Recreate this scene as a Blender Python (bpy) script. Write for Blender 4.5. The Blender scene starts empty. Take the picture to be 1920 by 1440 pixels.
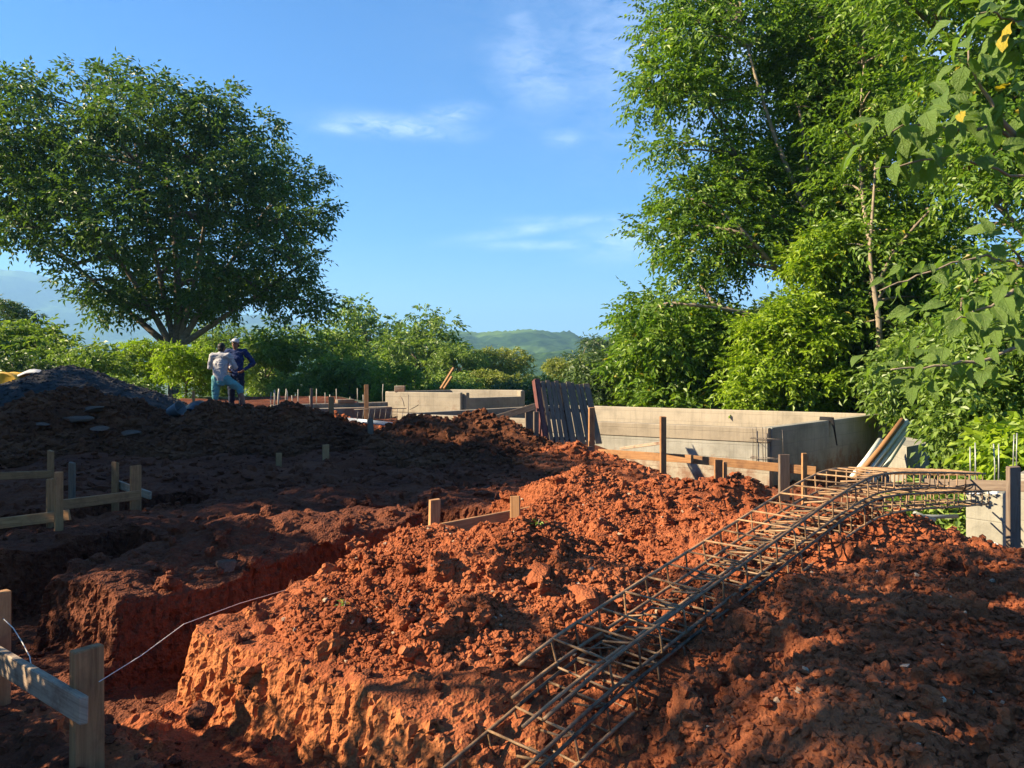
import bpy, math, random
import numpy as np
from mathutils import Vector, Matrix

# ------------------------------------------------------------------ camera, sky, sun, exposure
sc = bpy.context.scene
col = sc.collection
F = 1397.0; HOR = 690.0; EYE = 1.6                      # focal length in photo pixels, horizon row, eye height
cam_d = bpy.data.cameras.new('camera'); cam = bpy.data.objects.new('camera', cam_d); col.objects.link(cam)
cam.location = (0, 0, EYE); cam.rotation_euler = (math.radians(90), 0, 0)
cam_d.sensor_width = 36; cam_d.lens = 36 * F / 1920; cam_d.shift_y = -(720 - HOR) / 1920
cam_d.clip_start = 0.05; cam_d.clip_end = 30000
sc.camera = cam

SUN_EL = math.radians(30.0)
SUN_H = Vector((-0.985, -0.17)).normalized()             # horizontal direction towards the sun
SUN_DIR = Vector((SUN_H.x * math.cos(SUN_EL), SUN_H.y * math.cos(SUN_EL), math.sin(SUN_EL)))
world = bpy.data.worlds.new('World'); sc.world = world; world.use_nodes = True
wt = world.node_tree; wt.nodes.clear()

class NT:
    """small node-tree helper"""
    def __init__(s, tree): s.t = tree
    def n(s, typ, **kw):
        nd = s.t.nodes.new(typ)
        for k, v in kw.items():
            if k.startswith('i_'):
                key = k[2:]
                key = int(key) if key.isdigit() else key.replace('_', ' ')
                s.set(nd.inputs[key], v)
            else: setattr(nd, k, v)
        return nd
    def set(s, sock, v):
        if isinstance(v, bpy.types.NodeSocket): s.t.links.new(v, sock)
        elif isinstance(v, bpy.types.Node): s.t.links.new(v.outputs[0], sock)
        else: sock.default_value = v
    def math(s, op, a, b=None, c=None, clamp=False):
        nd = s.t.nodes.new('ShaderNodeMath'); nd.operation = op; nd.use_clamp = clamp
        s.set(nd.inputs[0], a)
        if b is not None: s.set(nd.inputs[1], b)
        if c is not None: s.set(nd.inputs[2], c)
        return nd.outputs[0]
    def ramp(s, fac, stops, interp='LINEAR'):
        nd = s.t.nodes.new('ShaderNodeValToRGB'); nd.color_ramp.interpolation = interp
        cr = nd.color_ramp
        while len(cr.elements) < len(stops): cr.elements.new(0.5)
        for e, (p, c) in zip(cr.elements, stops):
            e.position = p; e.color = (c, c, c, 1) if isinstance(c, (int, float)) else (*c, 1)
        s.set(nd.inputs[0], fac); return nd.outputs[0]
    def mix(s, fac, a, b, typ='MIX'):
        nd = s.t.nodes.new('ShaderNodeMix'); nd.data_type = 'RGBA'; nd.blend_type = typ
        s.set(nd.inputs[0], fac)
        for sock, v in ((nd.inputs[6], a), (nd.inputs[7], b)):
            if isinstance(v, (tuple, list)): sock.default_value = (*v[:3], 1)
            else: s.set(sock, v)
        return nd.outputs[2]
    def noise(s, vec, scale, detail=4, rough=0.55, dist=0.0):
        nd = s.n('ShaderNodeTexNoise', i_Scale=scale, i_Detail=detail, i_Roughness=rough, i_Distortion=dist)
        if vec is not None: s.set(nd.inputs['Vector'], vec)
        return nd.outputs['Fac']

def build_world():
    w = NT(wt)
    sky = w.n('ShaderNodeTexSky', sky_type='NISHITA', sun_disc=False, sun_elevation=SUN_EL,
              sun_rotation=math.atan2(SUN_H.x, SUN_H.y), altitude=300, air_density=1.0, dust_density=0.15, ozone_density=3.0)
    tc = w.n('ShaderNodeTexCoord')
    sp = w.n('ShaderNodeSeparateXYZ', i_0=tc.outputs['Generated'])
    dx, dy, dz = sp.outputs
    az = w.math('ARCTAN2', dx, dy)                        # compass angle and height of a sky direction
    el = w.math('ARCSINE', dz)
    cv = w.n('ShaderNodeCombineXYZ'); w.set(cv.inputs[0], w.math('MULTIPLY', az, 1.0)); w.set(cv.inputs[1], w.math('MULTIPLY', el, 2.6))
    nz = w.noise(cv, 9.0, 7, 0.62, 0.6)
    nzf = w.noise(cv, 34.0, 6, 0.65, 0.9)
    wisp = w.math('ADD', w.math('MULTIPLY', nz, 0.62), w.math('MULTIPLY', nzf, 0.38))
    def px(x, y):
        a = math.atan2((x - 960) / F, 1.0); e = math.atan2((HOR - y) / F, math.hypot(1, (x - 960) / F)); return a, e
    total = None
    for (x, y, rx, ry, tilt, k) in ((745, 238, 105, 17, 0.03, 1.0), (640, 240, 40, 10, 0, 0.65), (845, 215, 60, 16, -0.15, 0.7),
                                    (1010, 428, 130, 11, -0.15, 0.72), (1090, 412, 110, 8, 0.0, 0.6), (1030, 459, 130, 9, 0.0, 0.8), (1180, 448, 100, 34, -0.1, 0.75),
                                    (1000, 130, 90, 60, 0.5, 0.42), (1060, 258, 40, 18, 0, 0.35), (1190, 90, 140, 110, 0, 0.45),
                                    (1560, 70, 380, 170, 0.1, 0.95), (1800, 260, 300, 220, 0.1, 0.8), (985, 60, 40, 30, 0.7, 0.4)):
        a0, e0 = px(x, y)
        da = w.math('SUBTRACT', az, a0); de = w.math('SUBTRACT', el, e0)
        ct, st = math.cos(tilt), math.sin(tilt)
        p = w.math('DIVIDE', w.math('ADD', w.math('MULTIPLY', da, ct), w.math('MULTIPLY', de, -st)), rx / F)
        q = w.math('DIVIDE', w.math('ADD', w.math('MULTIPLY', da, st), w.math('MULTIPLY', de, ct)), ry / F)
        r = w.math('ADD', w.math('MULTIPLY', p, p), w.math('MULTIPLY', q, q))
        g = w.math('MULTIPLY', w.math('EXPONENT', w.math('MULTIPLY', r, -1.0)), k)
        total = g if total is None else w.math('MAXIMUM', total, g)
    # faint cirrus over the rest of the sky dome
    far = w.math('MULTIPLY', w.ramp(w.noise(cv, 2.2, 4, 0.5), [(0.55, 0.0), (0.8, 0.4)]), w.ramp(w.math('ABSOLUTE', az), [(0.75, 0.0), (1.0, 1.0)]))
    total = w.math('MAXIMUM', total, far)
    mask = w.math('MULTIPLY', total, w.ramp(wisp, [(0.36, 0.0), (0.68, 1.0)]), clamp=True)
    hs = w.n('ShaderNodeHueSaturation', i_Saturation=1.7, i_Value=1.0, i_Color=sky.outputs[0])
    warm = w.mix(1.0, hs.outputs[0], (0.56, 0.73, 0.94), 'MULTIPLY')
    cl = w.mix(w.math('MULTIPLY', mask, 0.62), warm, (9.5, 10.0, 10.8))
    bg = w.n('ShaderNodeBackground', i_Color=cl, i_Strength=0.05)
    out = w.n('ShaderNodeOutputWorld'); wt.links.new(bg.outputs[0], out.inputs[0])
build_world()

sun_d = bpy.data.lights.new('sun', 'SUN'); sun_d.energy = 5.0; sun_d.angle = math.radians(0.55); sun_d.color = (1.0, 0.82, 0.56)
sun = bpy.data.objects.new('sun', sun_d); col.objects.link(sun)
sun.rotation_euler = SUN_DIR.to_track_quat('Z', 'Y').to_euler(); sun.location = (-20, -10, 30)
sc.view_settings.view_transform = 'Standard'; sc.view_settings.look = 'None'
sc.view_settings.exposure = 2.2; sc.view_settings.gamma = 1.0; sc.view_settings.use_curve_mapping = False
sc.render.engine = 'CYCLES'
sc.cycles.max_bounces = 4; sc.cycles.diffuse_bounces = 2; sc.cycles.glossy_bounces = 2; sc.cycles.transmission_bounces = 4
sc.cycles.volume_bounces = 0; sc.cycles.transparent_max_bounces = 6
sc.cycles.use_denoising = True

rng = np.random.default_rng(7)
random.seed(7)

# ------------------------------------------------------------------ helpers
def W(px, py, d):
    """photo pixel + distance -> point"""
    return np.array(((px - 960) / F * d, d, EYE - (py - HOR) / F * d))
def Z(py, d): return EYE - (py - HOR) / F * d

def mesh_np(name, V, faces, mat=None, smooth=False):
    V = np.asarray(V, np.float32); me = bpy.data.meshes.new(name)
    if not isinstance(faces, list): faces = [faces]
    faces = [np.asarray(f, np.int32) for f in faces if len(f)]
    nl = sum(f.size for f in faces); nf = sum(len(f) for f in faces)
    me.vertices.add(len(V)); me.vertices.foreach_set('co', V.ravel())
    me.loops.add(nl); me.polygons.add(nf)
    me.loops.foreach_set('vertex_index', np.concatenate([f.ravel() for f in faces]))
    sizes = np.concatenate([np.full(len(f), f.shape[1], np.int32) for f in faces])
    starts = np.concatenate(([0], np.cumsum(sizes)[:-1])).astype(np.int32)
    me.polygons.foreach_set('loop_start', starts)
    me.polygons.foreach_set('use_smooth', np.full(nf, smooth, bool))
    me.update(calc_edges=True); me.validate()
    if mat: me.materials.append(mat)
    return me
def link(name, me, parent=None, loc=None):
    o = bpy.data.objects.new(name, me); col.objects.link(o)
    if parent is not None: o.parent = parent
    if loc is not None: o.location = loc
    return o
def tag(o, label=None, cat=None, group=None, kind=None):
    if label: o['label'] = label
    if cat: o['category'] = cat
    if group: o['group'] = group
    if kind: o['kind'] = kind
    return o
def thing(name, label, cat, loc=(0, 0, 0), group=None):
    o = link(name, None, None, tuple(float(v) for v in loc)); o.empty_display_size = 0.2
    return tag(o, label, cat, group)

def unit(v): return v / (np.linalg.norm(v, axis=-1, keepdims=True) + 1e-9)
# numpy noise ----------------------------------------------------------------
def _hash(ix, iy, iz, seed):
    h = (ix.astype(np.int64) * 374761393 + iy.astype(np.int64) * 668265263 + iz.astype(np.int64) * 2147483647 + seed * 974634777) & 0xFFFFFFFF
    h = ((h ^ (h >> 13)) * 1274126177) & 0xFFFFFFFF
    h = ((h ^ (h >> 16)) * 2246822519) & 0xFFFFFFFF
    return (h ^ (h >> 15)) & 0xFFFFFFFF
def vnoise(P, seed=0):
    i = np.floor(P).astype(np.int64); f = P - i; f = f * f * f * (f * (f * 6 - 15) + 10)
    r = 0
    for a in (0, 1):
        wx = f[:, 0] if a else 1 - f[:, 0]
        for b in (0, 1):
            wy = f[:, 1] if b else 1 - f[:, 1]
            for c in (0, 1):
                wz = f[:, 2] if c else 1 - f[:, 2]
                r = r + wx * wy * wz * (_hash(i[:, 0] + a, i[:, 1] + b, i[:, 2] + c, seed) / 4294967295.0)
    return r * 2 - 1
def fbm(P, octv=4, gain=0.5, seed=0):
    r = 0; a = 1.0; q = np.array(P, float)
    for k in range(octv):
        r = r + a * vnoise(q, seed + k * 17); q = q * 2.03 + 5.7; a *= gain
    return r
def worley(P, seed=0):
    i = np.floor(P).astype(np.int64); best = np.full(len(P), 9.0); cid = np.zeros(len(P))
    for a in (-1, 0, 1):
        for b in (-1, 0, 1):
            for c in (-1, 0, 1):
                x, y, z = i[:, 0] + a, i[:, 1] + b, i[:, 2] + c
                h1 = _hash(x, y, z, seed); h2 = _hash(x, y, z, seed + 91); h3 = _hash(x, y, z, seed + 173)
                d = (x + h1 / 4294967295.0 - P[:, 0]) ** 2 + (y + h2 / 4294967295.0 - P[:, 1]) ** 2 + (z + h3 / 4294967295.0 - P[:, 2]) ** 2
                m = d < best; best = np.where(m, d, best); cid = np.where(m, (h1 & 1023) / 1023.0, cid)
    return np.sqrt(best), cid
def P3(x, y, s=1.0): return np.stack((np.ravel(x) * s, np.ravel(y) * s, np.zeros(np.size(x))), 1)
def ss(a, b, x):
    t = np.clip((x - a) / (b - a), 0, 1); return t * t * (3 - 2 * t)

# primitive builders: each returns (V, quads)
def beam_geo(p0, p1, side, w, t, ch=0.004):
    """a sawn board from p0 to p1, w wide along 'side', t thick, with softened edges"""
    p0 = np.array(p0, float); p1 = np.array(p1, float); ax = p1 - p0; ax /= np.linalg.norm(ax)
    s = np.array(side, float); s -= ax * (s @ ax); s /= np.linalg.norm(s); n = np.cross(ax, s)
    hw, ht = w / 2, t / 2; c = min(ch, ht * 0.4)
    prof = [(-hw + c, -ht), (hw - c, -ht), (hw, -ht + c), (hw, ht - c), (hw - c, ht), (-hw + c, ht), (-hw, ht - c), (-hw, -ht + c)]
    V = []
    for e, p in ((c, p0), (0, p0 + ax * c), (0, p1 - ax * c), (c, p1)):
        for a, b in prof:
            ka = (abs(a) - e) / abs(a) if abs(a) > 1e-6 else 1; kb = (abs(b) - e) / abs(b) if abs(b) > 1e-6 else 1
            V.append(p + s * a * ka + n * b * kb)
    Q = []
    for r in range(3):
        for k in range(8):
            Q.append((r * 8 + k, r * 8 + (k + 1) % 8, r * 8 + 8 + (k + 1) % 8, r * 8 + 8 + k))
    caps = [tuple(range(7, -1, -1)), tuple(range(24, 32))]
    return np.array(V), [np.array(Q), np.array(caps)]
def tube_geo(pts, rad, seg=7, cap=True):
    pts = np.asarray(pts, float); n = len(pts); rad = np.broadcast_to(np.asarray(rad, float), (n,))
    tan = np.gradient(pts, axis=0); tan /= np.linalg.norm(tan, axis=1)[:, None] + 1e-9
    ref = np.array((0, 0, 1.0)) if abs(tan[0][2]) < 0.9 else np.array((1.0, 0, 0))
    V = []; u = None
    for i in range(n):
        if u is None: u = np.cross(tan[i], ref)
        u = u - tan[i] * (u @ tan[i]); u /= np.linalg.norm(u) + 1e-9
        v = np.cross(tan[i], u)
        for k in range(seg):
            a = 2 * math.pi * k / seg; V.append(pts[i] + rad[i] * (math.cos(a) * u + math.sin(a) * v))
    Q = [(i * seg + k, i * seg + (k + 1) % seg, (i + 1) * seg + (k + 1) % seg, (i + 1) * seg + k) for i in range(n - 1) for k in range(seg)]
    fs = [np.array(Q)]
    if cap: fs.append(np.array([tuple(range(seg - 1, -1, -1)), tuple(range((n - 1) * seg, n * seg))]))
    return np.array(V), fs
def join_geo(parts):
    V = []; by = {}; off = 0
    for v, fs in parts:
        V.append(v)
        for f in fs if isinstance(fs, list) else [fs]:
            f = np.asarray(f)
            if len(f): by.setdefault(f.shape[1], []).append(f + off)
        off += len(v)
    return np.concatenate(V), [np.concatenate(b) for b in by.values()]
def box_geo(x0, x1, y0, y1, z0, z1):
    return beam_geo(((x0 + x1) / 2, (y0 + y1) / 2, z0), ((x0 + x1) / 2, (y0 + y1) / 2, z1), (1, 0, 0), x1 - x0, y1 - y0, 0.008)
def lathe_geo(prof, seg=24):
    """profile of (radius, z)"""
    V = []; n = len(prof)
    for r, z in prof:
        for k in range(seg):
            a = 2 * math.pi * k / seg; V.append((r * math.cos(a), r * math.sin(a), z))
    Q = [(i * seg + k, i * seg + (k + 1) % seg, (i + 1) * seg + (k + 1) % seg, (i + 1) * seg + k) for i in range(n - 1) for k in range(seg)]
    return np.array(V), [np.array(Q)]
def capsule_geo(p0, p1, r0, r1, seg=12, flat=None):
    p0 = np.array(p0, float); p1 = np.array(p1, float); ax = p1 - p0; L = np.linalg.norm(ax) + 1e-9; ax = ax / L
    pts = []; rs = []
    for a in (-80, -55, -28): pts.append(p0 + ax * r0 * math.sin(math.radians(a))); rs.append(r0 * math.cos(math.radians(a)))
    pts.append(p0); rs.append(r0); pts.append(p1); rs.append(r1)
    for a in (28, 55, 80): pts.append(p1 + ax * r1 * math.sin(math.radians(a))); rs.append(r1 * math.cos(math.radians(a)))
    pts = np.array(pts); ref = np.array((0, 1.0, 0)) if abs(ax[1]) < 0.9 else np.array((1.0, 0, 0))
    u = np.cross(ax, ref); u /= np.linalg.norm(u); v = np.cross(ax, u); V = []
    fu, fv = flat if flat else (1, 1)
    for p, r in zip(pts, rs):
        for k in range(seg):
            a = 2 * math.pi * k / seg; V.append(p + r * (fu * math.cos(a) * u + fv * math.sin(a) * v))
    n = len(pts)
    Q = [(i * seg + k, i * seg + (k + 1) % seg, (i + 1) * seg + (k + 1) % seg, (i + 1) * seg + k) for i in range(n - 1) for k in range(seg)]
    caps = [tuple(range(seg - 1, -1, -1)), tuple(range((n - 1) * seg, n * seg))]
    return np.array(V), [np.array(Q), np.array(caps)]
def ico():
    t = (1 + 5 ** 0.5) / 2
    V = np.array([(-1, t, 0), (1, t, 0), (-1, -t, 0), (1, -t, 0), (0, -1, t), (0, 1, t), (0, -1, -t), (0, 1, -t), (t, 0, -1), (t, 0, 1), (-t, 0, -1), (-t, 0, 1)], float)
    V /= np.linalg.norm(V[0])
    Fc = np.array([(0, 11, 5), (0, 5, 1), (0, 1, 7), (0, 7, 10), (0, 10, 11), (1, 5, 9), (5, 11, 4), (11, 10, 2), (10, 7, 6), (7, 1, 8), (3, 9, 4), (3, 4, 2), (3, 2, 6), (3, 6, 8), (3, 8, 9), (4, 9, 5), (2, 4, 11), (6, 2, 10), (8, 6, 7), (9, 8, 1)])
    return V, Fc
def ico2():
    V, Fc = ico(); V = list(map(tuple, V)); mid = {}; out = []
    def m(a, b):
        k = (min(a, b), max(a, b))
        if k not in mid:
            p = (np.array(V[a]) + np.array(V[b])) / 2; p /= np.linalg.norm(p); mid[k] = len(V); V.append(tuple(p))
        return mid[k]
    for a, b, c in Fc:
        ab, bc, ca = m(a, b), m(b, c), m(c, a); out += [(a, ab, ca), (b, bc, ab), (c, ca, bc), (ab, bc, ca)]
    return np.array(V), np.array(out)
ICO, ICO2 = ico(), ico2()

def remesh(V, faces, voxel):
    """voxel-remesh a closed mesh, returns vertices, quads, vertex normals"""
    me = mesh_np('tmp', V, faces); o = bpy.data.objects.new('tmp', me); col.objects.link(o)
    m = o.modifiers.new('r', 'REMESH'); m.mode = 'VOXEL'; m.voxel_size = voxel; m.adaptivity = 0
    dg = bpy.context.evaluated_depsgraph_get(); e = o.evaluated_get(dg); r = e.to_mesh()
    v = np.empty(len(r.vertices) * 3, np.float32); r.vertices.foreach_get('co', v)
    q = np.empty(len(r.loops), np.int32); r.loops.foreach_get('vertex_index', q)
    tot = np.empty(len(r.polygons), np.int32); r.polygons.foreach_get('loop_total', tot)
    e.to_mesh_clear(); bpy.data.objects.remove(o); bpy.data.meshes.remove(me)
    v = v.reshape(-1, 3).astype(float)
    assert (tot == 4).all()
    return v, q.reshape(-1, 4)
def normals(v, q):
    n = np.cross(v[q[:, 2]] - v[q[:, 0]], v[q[:, 3]] - v[q[:, 1]]); out = np.zeros_like(v)
    for k in range(4): np.add.at(out, q[:, k], n)
    return out / (np.linalg.norm(out, axis=1)[:, None] + 1e-12)
def compact(v, q):
    used = np.zeros(len(v), bool); used[q.ravel()] = True; idx = np.cumsum(used) - 1
    return v[used], idx[q]
def scatter_lumps(pos, size, seed=0, squash=0.75, base=ICO):
    """many little rough lumps as one geometry"""
    r = np.random.default_rng(seed); n = len(pos); B, Fc = base; m = len(B)
    V = np.repeat(B[None], n, 0) * (1 + r.normal(0, 0.2, (n, m, 1)))
    V *= 1.25
    for k in range(6):                                       # break each lump along a few random planes
        pn = r.normal(0, 1, (n, 1, 3)); pn /= np.linalg.norm(pn, axis=2, keepdims=True); off = r.uniform(0.5, 0.85, (n, 1))
        V = V - np.maximum(0, (V * pn).sum(2) - off)[:, :, None] * pn
    ang = r.uniform(0, 6.28, n); c, s = np.cos(ang), np.sin(ang)
    V = V * r.uniform(0.65, 1.25, (n, 1, 3)); V[:, :, 2] *= squash
    tilt = r.normal(0, 0.5, n); ct, st = np.cos(tilt), np.sin(tilt)
    y = V[:, :, 1] * ct[:, None] - V[:, :, 2] * st[:, None]; z = V[:, :, 1] * st[:, None] + V[:, :, 2] * ct[:, None]
    x = V[:, :, 0] * c[:, None] - y * s[:, None]; y2 = V[:, :, 0] * s[:, None] + y * c[:, None]
    V = np.stack((x, y2, z), 2) * np.asarray(size)[:, None, None] + np.asarray(pos)[:, None, :]
    Fa = (np.arange(n) * m)[:, None, None] + Fc[None]
    return V.reshape(-1, 3), Fa.reshape(-1, 3)

# ------------------------------------------------------------------ materials
def new_mat(name):
    m = bpy.data.materials.new(name); m.use_nodes = True; m.node_tree.nodes.clear(); t = NT(m.node_tree)
    out = t.n('ShaderNodeOutputMaterial'); return m, t, out
def soil_mat(name, dark, mid, light, scale=1.0, bump=0.012, pale=0.0):
    m, t, out = new_mat(name); tc = t.n('ShaderNodeTexCoord').outputs['Object']
    big = t.noise(tc, 1.3 * scale, 5, 0.6); fine = t.noise(tc, 26 * scale, 6, 0.7); grit = t.n('ShaderNodeTexVoronoi', i_Scale=75 * scale); t.set(grit.inputs['Vector'], tc)
    c = t.ramp(t.math('ADD', t.math('MULTIPLY', big, 0.55), t.math('MULTIPLY', fine, 0.45)), [(0.33, dark), (0.5, mid), (0.68, light)])
    c = t.mix(t.math('MULTIPLY', grit.outputs['Color'], 0.35), c, t.mix(1.0, c, (1.5, 1.35, 1.25), 'MULTIPLY'))
    if pale:
        c = t.mix(t.ramp(t.noise(tc, 9 * scale, 4, 0.6), [(0.62, 0.0), (0.72, pale)]), c, tuple(min(1, v * 1.5) for v in light))
    b1 = t.n('ShaderNodeBump', i_Strength=0.9, i_Distance=bump, i_Height=t.math('ADD', t.math('MULTIPLY', fine, 0.9), t.math('MULTIPLY', grit.outputs['Distance'], 0.6)))
    p = t.n('ShaderNodeBsdfPrincipled', i_Base_Color=c, i_Roughness=0.95, i_Normal=b1.outputs[0]); p.inputs['Specular IOR Level'].default_value = 0.12
    t.t.links.new(p.outputs[0], out.inputs[0]); return m
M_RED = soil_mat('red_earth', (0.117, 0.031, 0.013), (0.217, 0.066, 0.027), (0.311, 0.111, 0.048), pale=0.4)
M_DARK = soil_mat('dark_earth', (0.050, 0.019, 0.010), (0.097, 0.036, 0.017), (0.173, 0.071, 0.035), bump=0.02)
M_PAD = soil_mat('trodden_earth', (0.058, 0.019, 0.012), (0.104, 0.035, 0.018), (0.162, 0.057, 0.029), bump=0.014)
M_GRAV = soil_mat('gravel_grey', (0.030, 0.030, 0.031), (0.051, 0.050, 0.049), (0.085, 0.080, 0.075), scale=1.4, bump=0.02)
M_STONE = soil_mat('earthy_stone', (0.072, 0.042, 0.030), (0.120, 0.072, 0.051), (0.180, 0.120, 0.090), scale=3, bump=0.006)

M_CUT = soil_mat('cut_earth', (0.198, 0.066, 0.025), (0.313, 0.111, 0.041), (0.413, 0.162, 0.064), bump=0.012)
M_PEB = soil_mat('pale_pebble', (0.22, 0.15, 0.10), (0.34, 0.25, 0.17), (0.45, 0.36, 0.27), scale=3, bump=0.004)
def simple_mat(name, colr, rough=0.7, metal=0.0, vary=0.15, scale=12, bump=0.0, spec=0.3):
    m, t, out = new_mat(name); tc = t.n('ShaderNodeTexCoord').outputs['Object']
    n = t.noise(tc, scale, 6, 0.65); ri = t.n('ShaderNodeObjectInfo').outputs['Random']
    f = t.math('ADD', t.math('MULTIPLY', n, 0.75), t.math('MULTIPLY', ri, 0.25))
    c = t.ramp(f, [(0.25, tuple(v * (1 - vary * 1.6) for v in colr)), (0.5, colr), (0.75, tuple(min(1, v * (1 + vary * 1.6)) for v in colr))])
    p = t.n('ShaderNodeBsdfPrincipled', i_Base_Color=c, i_Roughness=rough, i_Metallic=metal); p.inputs['Specular IOR Level'].default_value = spec
    if bump:
        b = t.n('ShaderNodeBump', i_Strength=0.6, i_Distance=bump, i_Height=n); t.set(p.inputs['Normal'], b.outputs[0])
    t.t.links.new(p.outputs[0], out.inputs[0]); return m
def wood_mat(name, base, dark, dirt=(0.10, 0.04, 0.025), dirt_amt=0.6):
    m, t, out = new_mat(name); g = t.n('ShaderNodeTexCoord').outputs['UV']
    mp = t.n('ShaderNodeMapping', i_Vector=g, i_Scale=(60, 60, 2.2))
    ri = t.n('ShaderNodeObjectInfo').outputs['Random']
    wv = t.n('ShaderNodeVectorMath', operation='ADD', i_0=mp.outputs[0]); cb = t.n('ShaderNodeCombineXYZ'); t.set(cb.inputs[2], t.math('MULTIPLY', ri, 40)); t.set(wv.inputs[1], cb)
    grain = t.noise(wv.outputs[0], 1.0, 6, 0.65, 1.2)
    obj = t.n('ShaderNodeTexCoord').outputs['Object']; blot = t.noise(obj, 7, 5, 0.65)
    c = t.ramp(grain, [(0.3, dark), (0.55, base), (0.75, tuple(min(1, v * 1.2) for v in base))])
    c = t.mix(t.math('MULTIPLY', t.ramp(blot, [(0.48, 0.0), (0.7, 1.0)]), dirt_amt), c, dirt)
    c = t.mix(t.math('MULTIPLY', ri, 0.35), c, t.mix(1.0, c, (0.6, 0.58, 0.55), 'MULTIPLY'))
    b = t.n('ShaderNodeBump', i_Strength=0.5, i_Distance=0.004, i_Height=grain)
    p = t.n('ShaderNodeBsdfPrincipled', i_Base_Color=c, i_Roughness=0.75, i_Normal=b.outputs[0]); p.inputs['Specular IOR Level'].default_value = 0.25
    t.t.links.new(p.outputs[0], out.inputs[0]); return m
M_WOOD = wood_mat('sawn_wood', (0.315, 0.160, 0.070), (0.171, 0.082, 0.035))
M_WOODL = wood_mat('pale_sawn_wood', (0.387, 0.205, 0.090), (0.243, 0.119, 0.047), dirt_amt=0.45)
M_WOODG = wood_mat('weathered_wood', (0.16, 0.122, 0.092), (0.08, 0.058, 0.044), dirt_amt=0.3)
M_WOODP = wood_mat('whitish_plank', (0.342, 0.262, 0.187), (0.225, 0.164, 0.113), dirt=(0.099, 0.041, 0.027), dirt_amt=0.8)
M_REDW = simple_mat('red_painted_wood', (0.10, 0.036, 0.031), 0.6, vary=0.3)
M_STEEL = simple_mat('rebar_steel', (0.185, 0.112, 0.058), 0.6, 0.0, 0.6, 22, 0.002, 0.4)
M_STEELD = simple_mat('dark_rebar', (0.085, 0.07, 0.06), 0.5, 0.4, 0.4, 30, 0.002, 0.4)
def concrete_mat(name, base, warm):
    m, t, out = new_mat(name); tc = t.n('ShaderNodeTexCoord').outputs['Object']
    big = t.noise(tc, 1.6, 6, 0.65); fine = t.noise(tc, 40, 4, 0.6)
    mp = t.n('ShaderNodeMapping', i_Vector=tc, i_Scale=(16, 16, 0.8)); streak = t.noise(mp.outputs[0], 1.0, 5, 0.65)
    c = t.ramp(big, [(0.3, tuple(v * 0.68 for v in base)), (0.5, base), (0.7, warm)])
    c = t.mix(t.ramp(streak, [(0.5, 0.0), (0.7, 0.5)]), c, tuple(v * 0.55 for v in base))
    c = t.mix(t.ramp(fine, [(0.58, 0.0), (0.75, 0.35)]), c, tuple(v * 0.5 for v in base))
    spz = t.n('ShaderNodeSeparateXYZ', i_0=tc); seam = t.ramp(t.math('ABSOLUTE', t.math('SUBTRACT', t.math('FRACT', t.math('ADD', t.math('MULTIPLY', spz.outputs[2], 4.3), t.math('MULTIPLY', big, 0.05))), 0.5)), [(0.0, 1.0), (0.035, 0.0)])
    c = t.mix(t.math('MULTIPLY', seam, t.math('MULTIPLY', big, 0.7)), c, tuple(v * 0.45 for v in base))
    mud = t.ramp(t.math('ADD', t.noise(tc, 3.5, 6, 0.7), t.math('MULTIPLY', spz.outputs[2], -0.35)), [(0.34, 0.0), (0.52, 0.75)]); c = t.mix(mud, c, (0.17, 0.075, 0.04))
    bu = t.n('ShaderNodeBump', i_Strength=0.6, i_Distance=0.006, i_Height=t.math('SUBTRACT', t.math('ADD', fine, big), seam))
    p = t.n('ShaderNodeBsdfPrincipled', i_Base_Color=c, i_Roughness=0.85, i_Normal=bu.outputs[0]); p.inputs['Specular IOR Level'].default_value = 0.25
    t.t.links.new(p.outputs[0], out.inputs[0]); return m
M_CONC = concrete_mat('concrete', (0.248, 0.209, 0.155), (0.291, 0.244, 0.175))
M_CONCL = concrete_mat('pale_concrete', (0.318, 0.277, 0.209), (0.356, 0.307, 0.230))
M_CONCD = concrete_mat('streaky_block', (0.257, 0.245, 0.206), (0.328, 0.313, 0.267))
M_CONCG = concrete_mat('grey_pier_concrete', (0.257, 0.245, 0.201), (0.314, 0.293, 0.237))
M_BARK = simple_mat('bark', (0.17, 0.135, 0.10), 0.9, 0, 0.4, 9, 0.03, 0.1)
M_BARKP = simple_mat('pale_bark', (0.20, 0.16, 0.115), 0.9, 0, 0.35, 9, 0.02, 0.1)

def leaf_mat(name, dark, mid, light, transl=0.35, spec=0.35, yellow=0.0):
    m, t, out = new_mat(name)
    geo = t.n('ShaderNodeNewGeometry'); ri = geo.outputs['Random Per Island']
    tc = t.n('ShaderNodeTexCoord').outputs['Object']; big = t.noise(tc, 0.55, 3, 0.6)
    oi = t.n('ShaderNodeObjectInfo').outputs['Random']
    f = t.math('ADD', t.math('MULTIPLY', ri, 0.5), t.math('ADD', t.math('MULTIPLY', big, 0.4), t.math('MULTIPLY', oi, 0.1)))
    c = t.ramp(f, [(0.22, dark), (0.5, mid), (0.78, light)])
    if yellow: c = t.mix(t.ramp(ri, [(1 - yellow, 0.0), (1 - yellow + 0.004, 0.8)]), c, (0.30, 0.20, 0.02))
    p = t.n('ShaderNodeBsdfPrincipled', i_Base_Color=c, i_Roughness=0.45); p.inputs['Specular IOR Level'].default_value = spec
    tr = t.n('ShaderNodeBsdfTranslucent', i_Color=t.mix(1.0, c, (1.35, 1.45, 0.55), 'MULTIPLY'))
    mx = t.n('ShaderNodeMixShader', i_0=transl); t.t.links.new(p.outputs[0], mx.inputs[1]); t.t.links.new(tr.outputs[0], mx.inputs[2])
    t.t.links.new(mx.outputs[0], out.inputs[0]); return m
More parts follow.
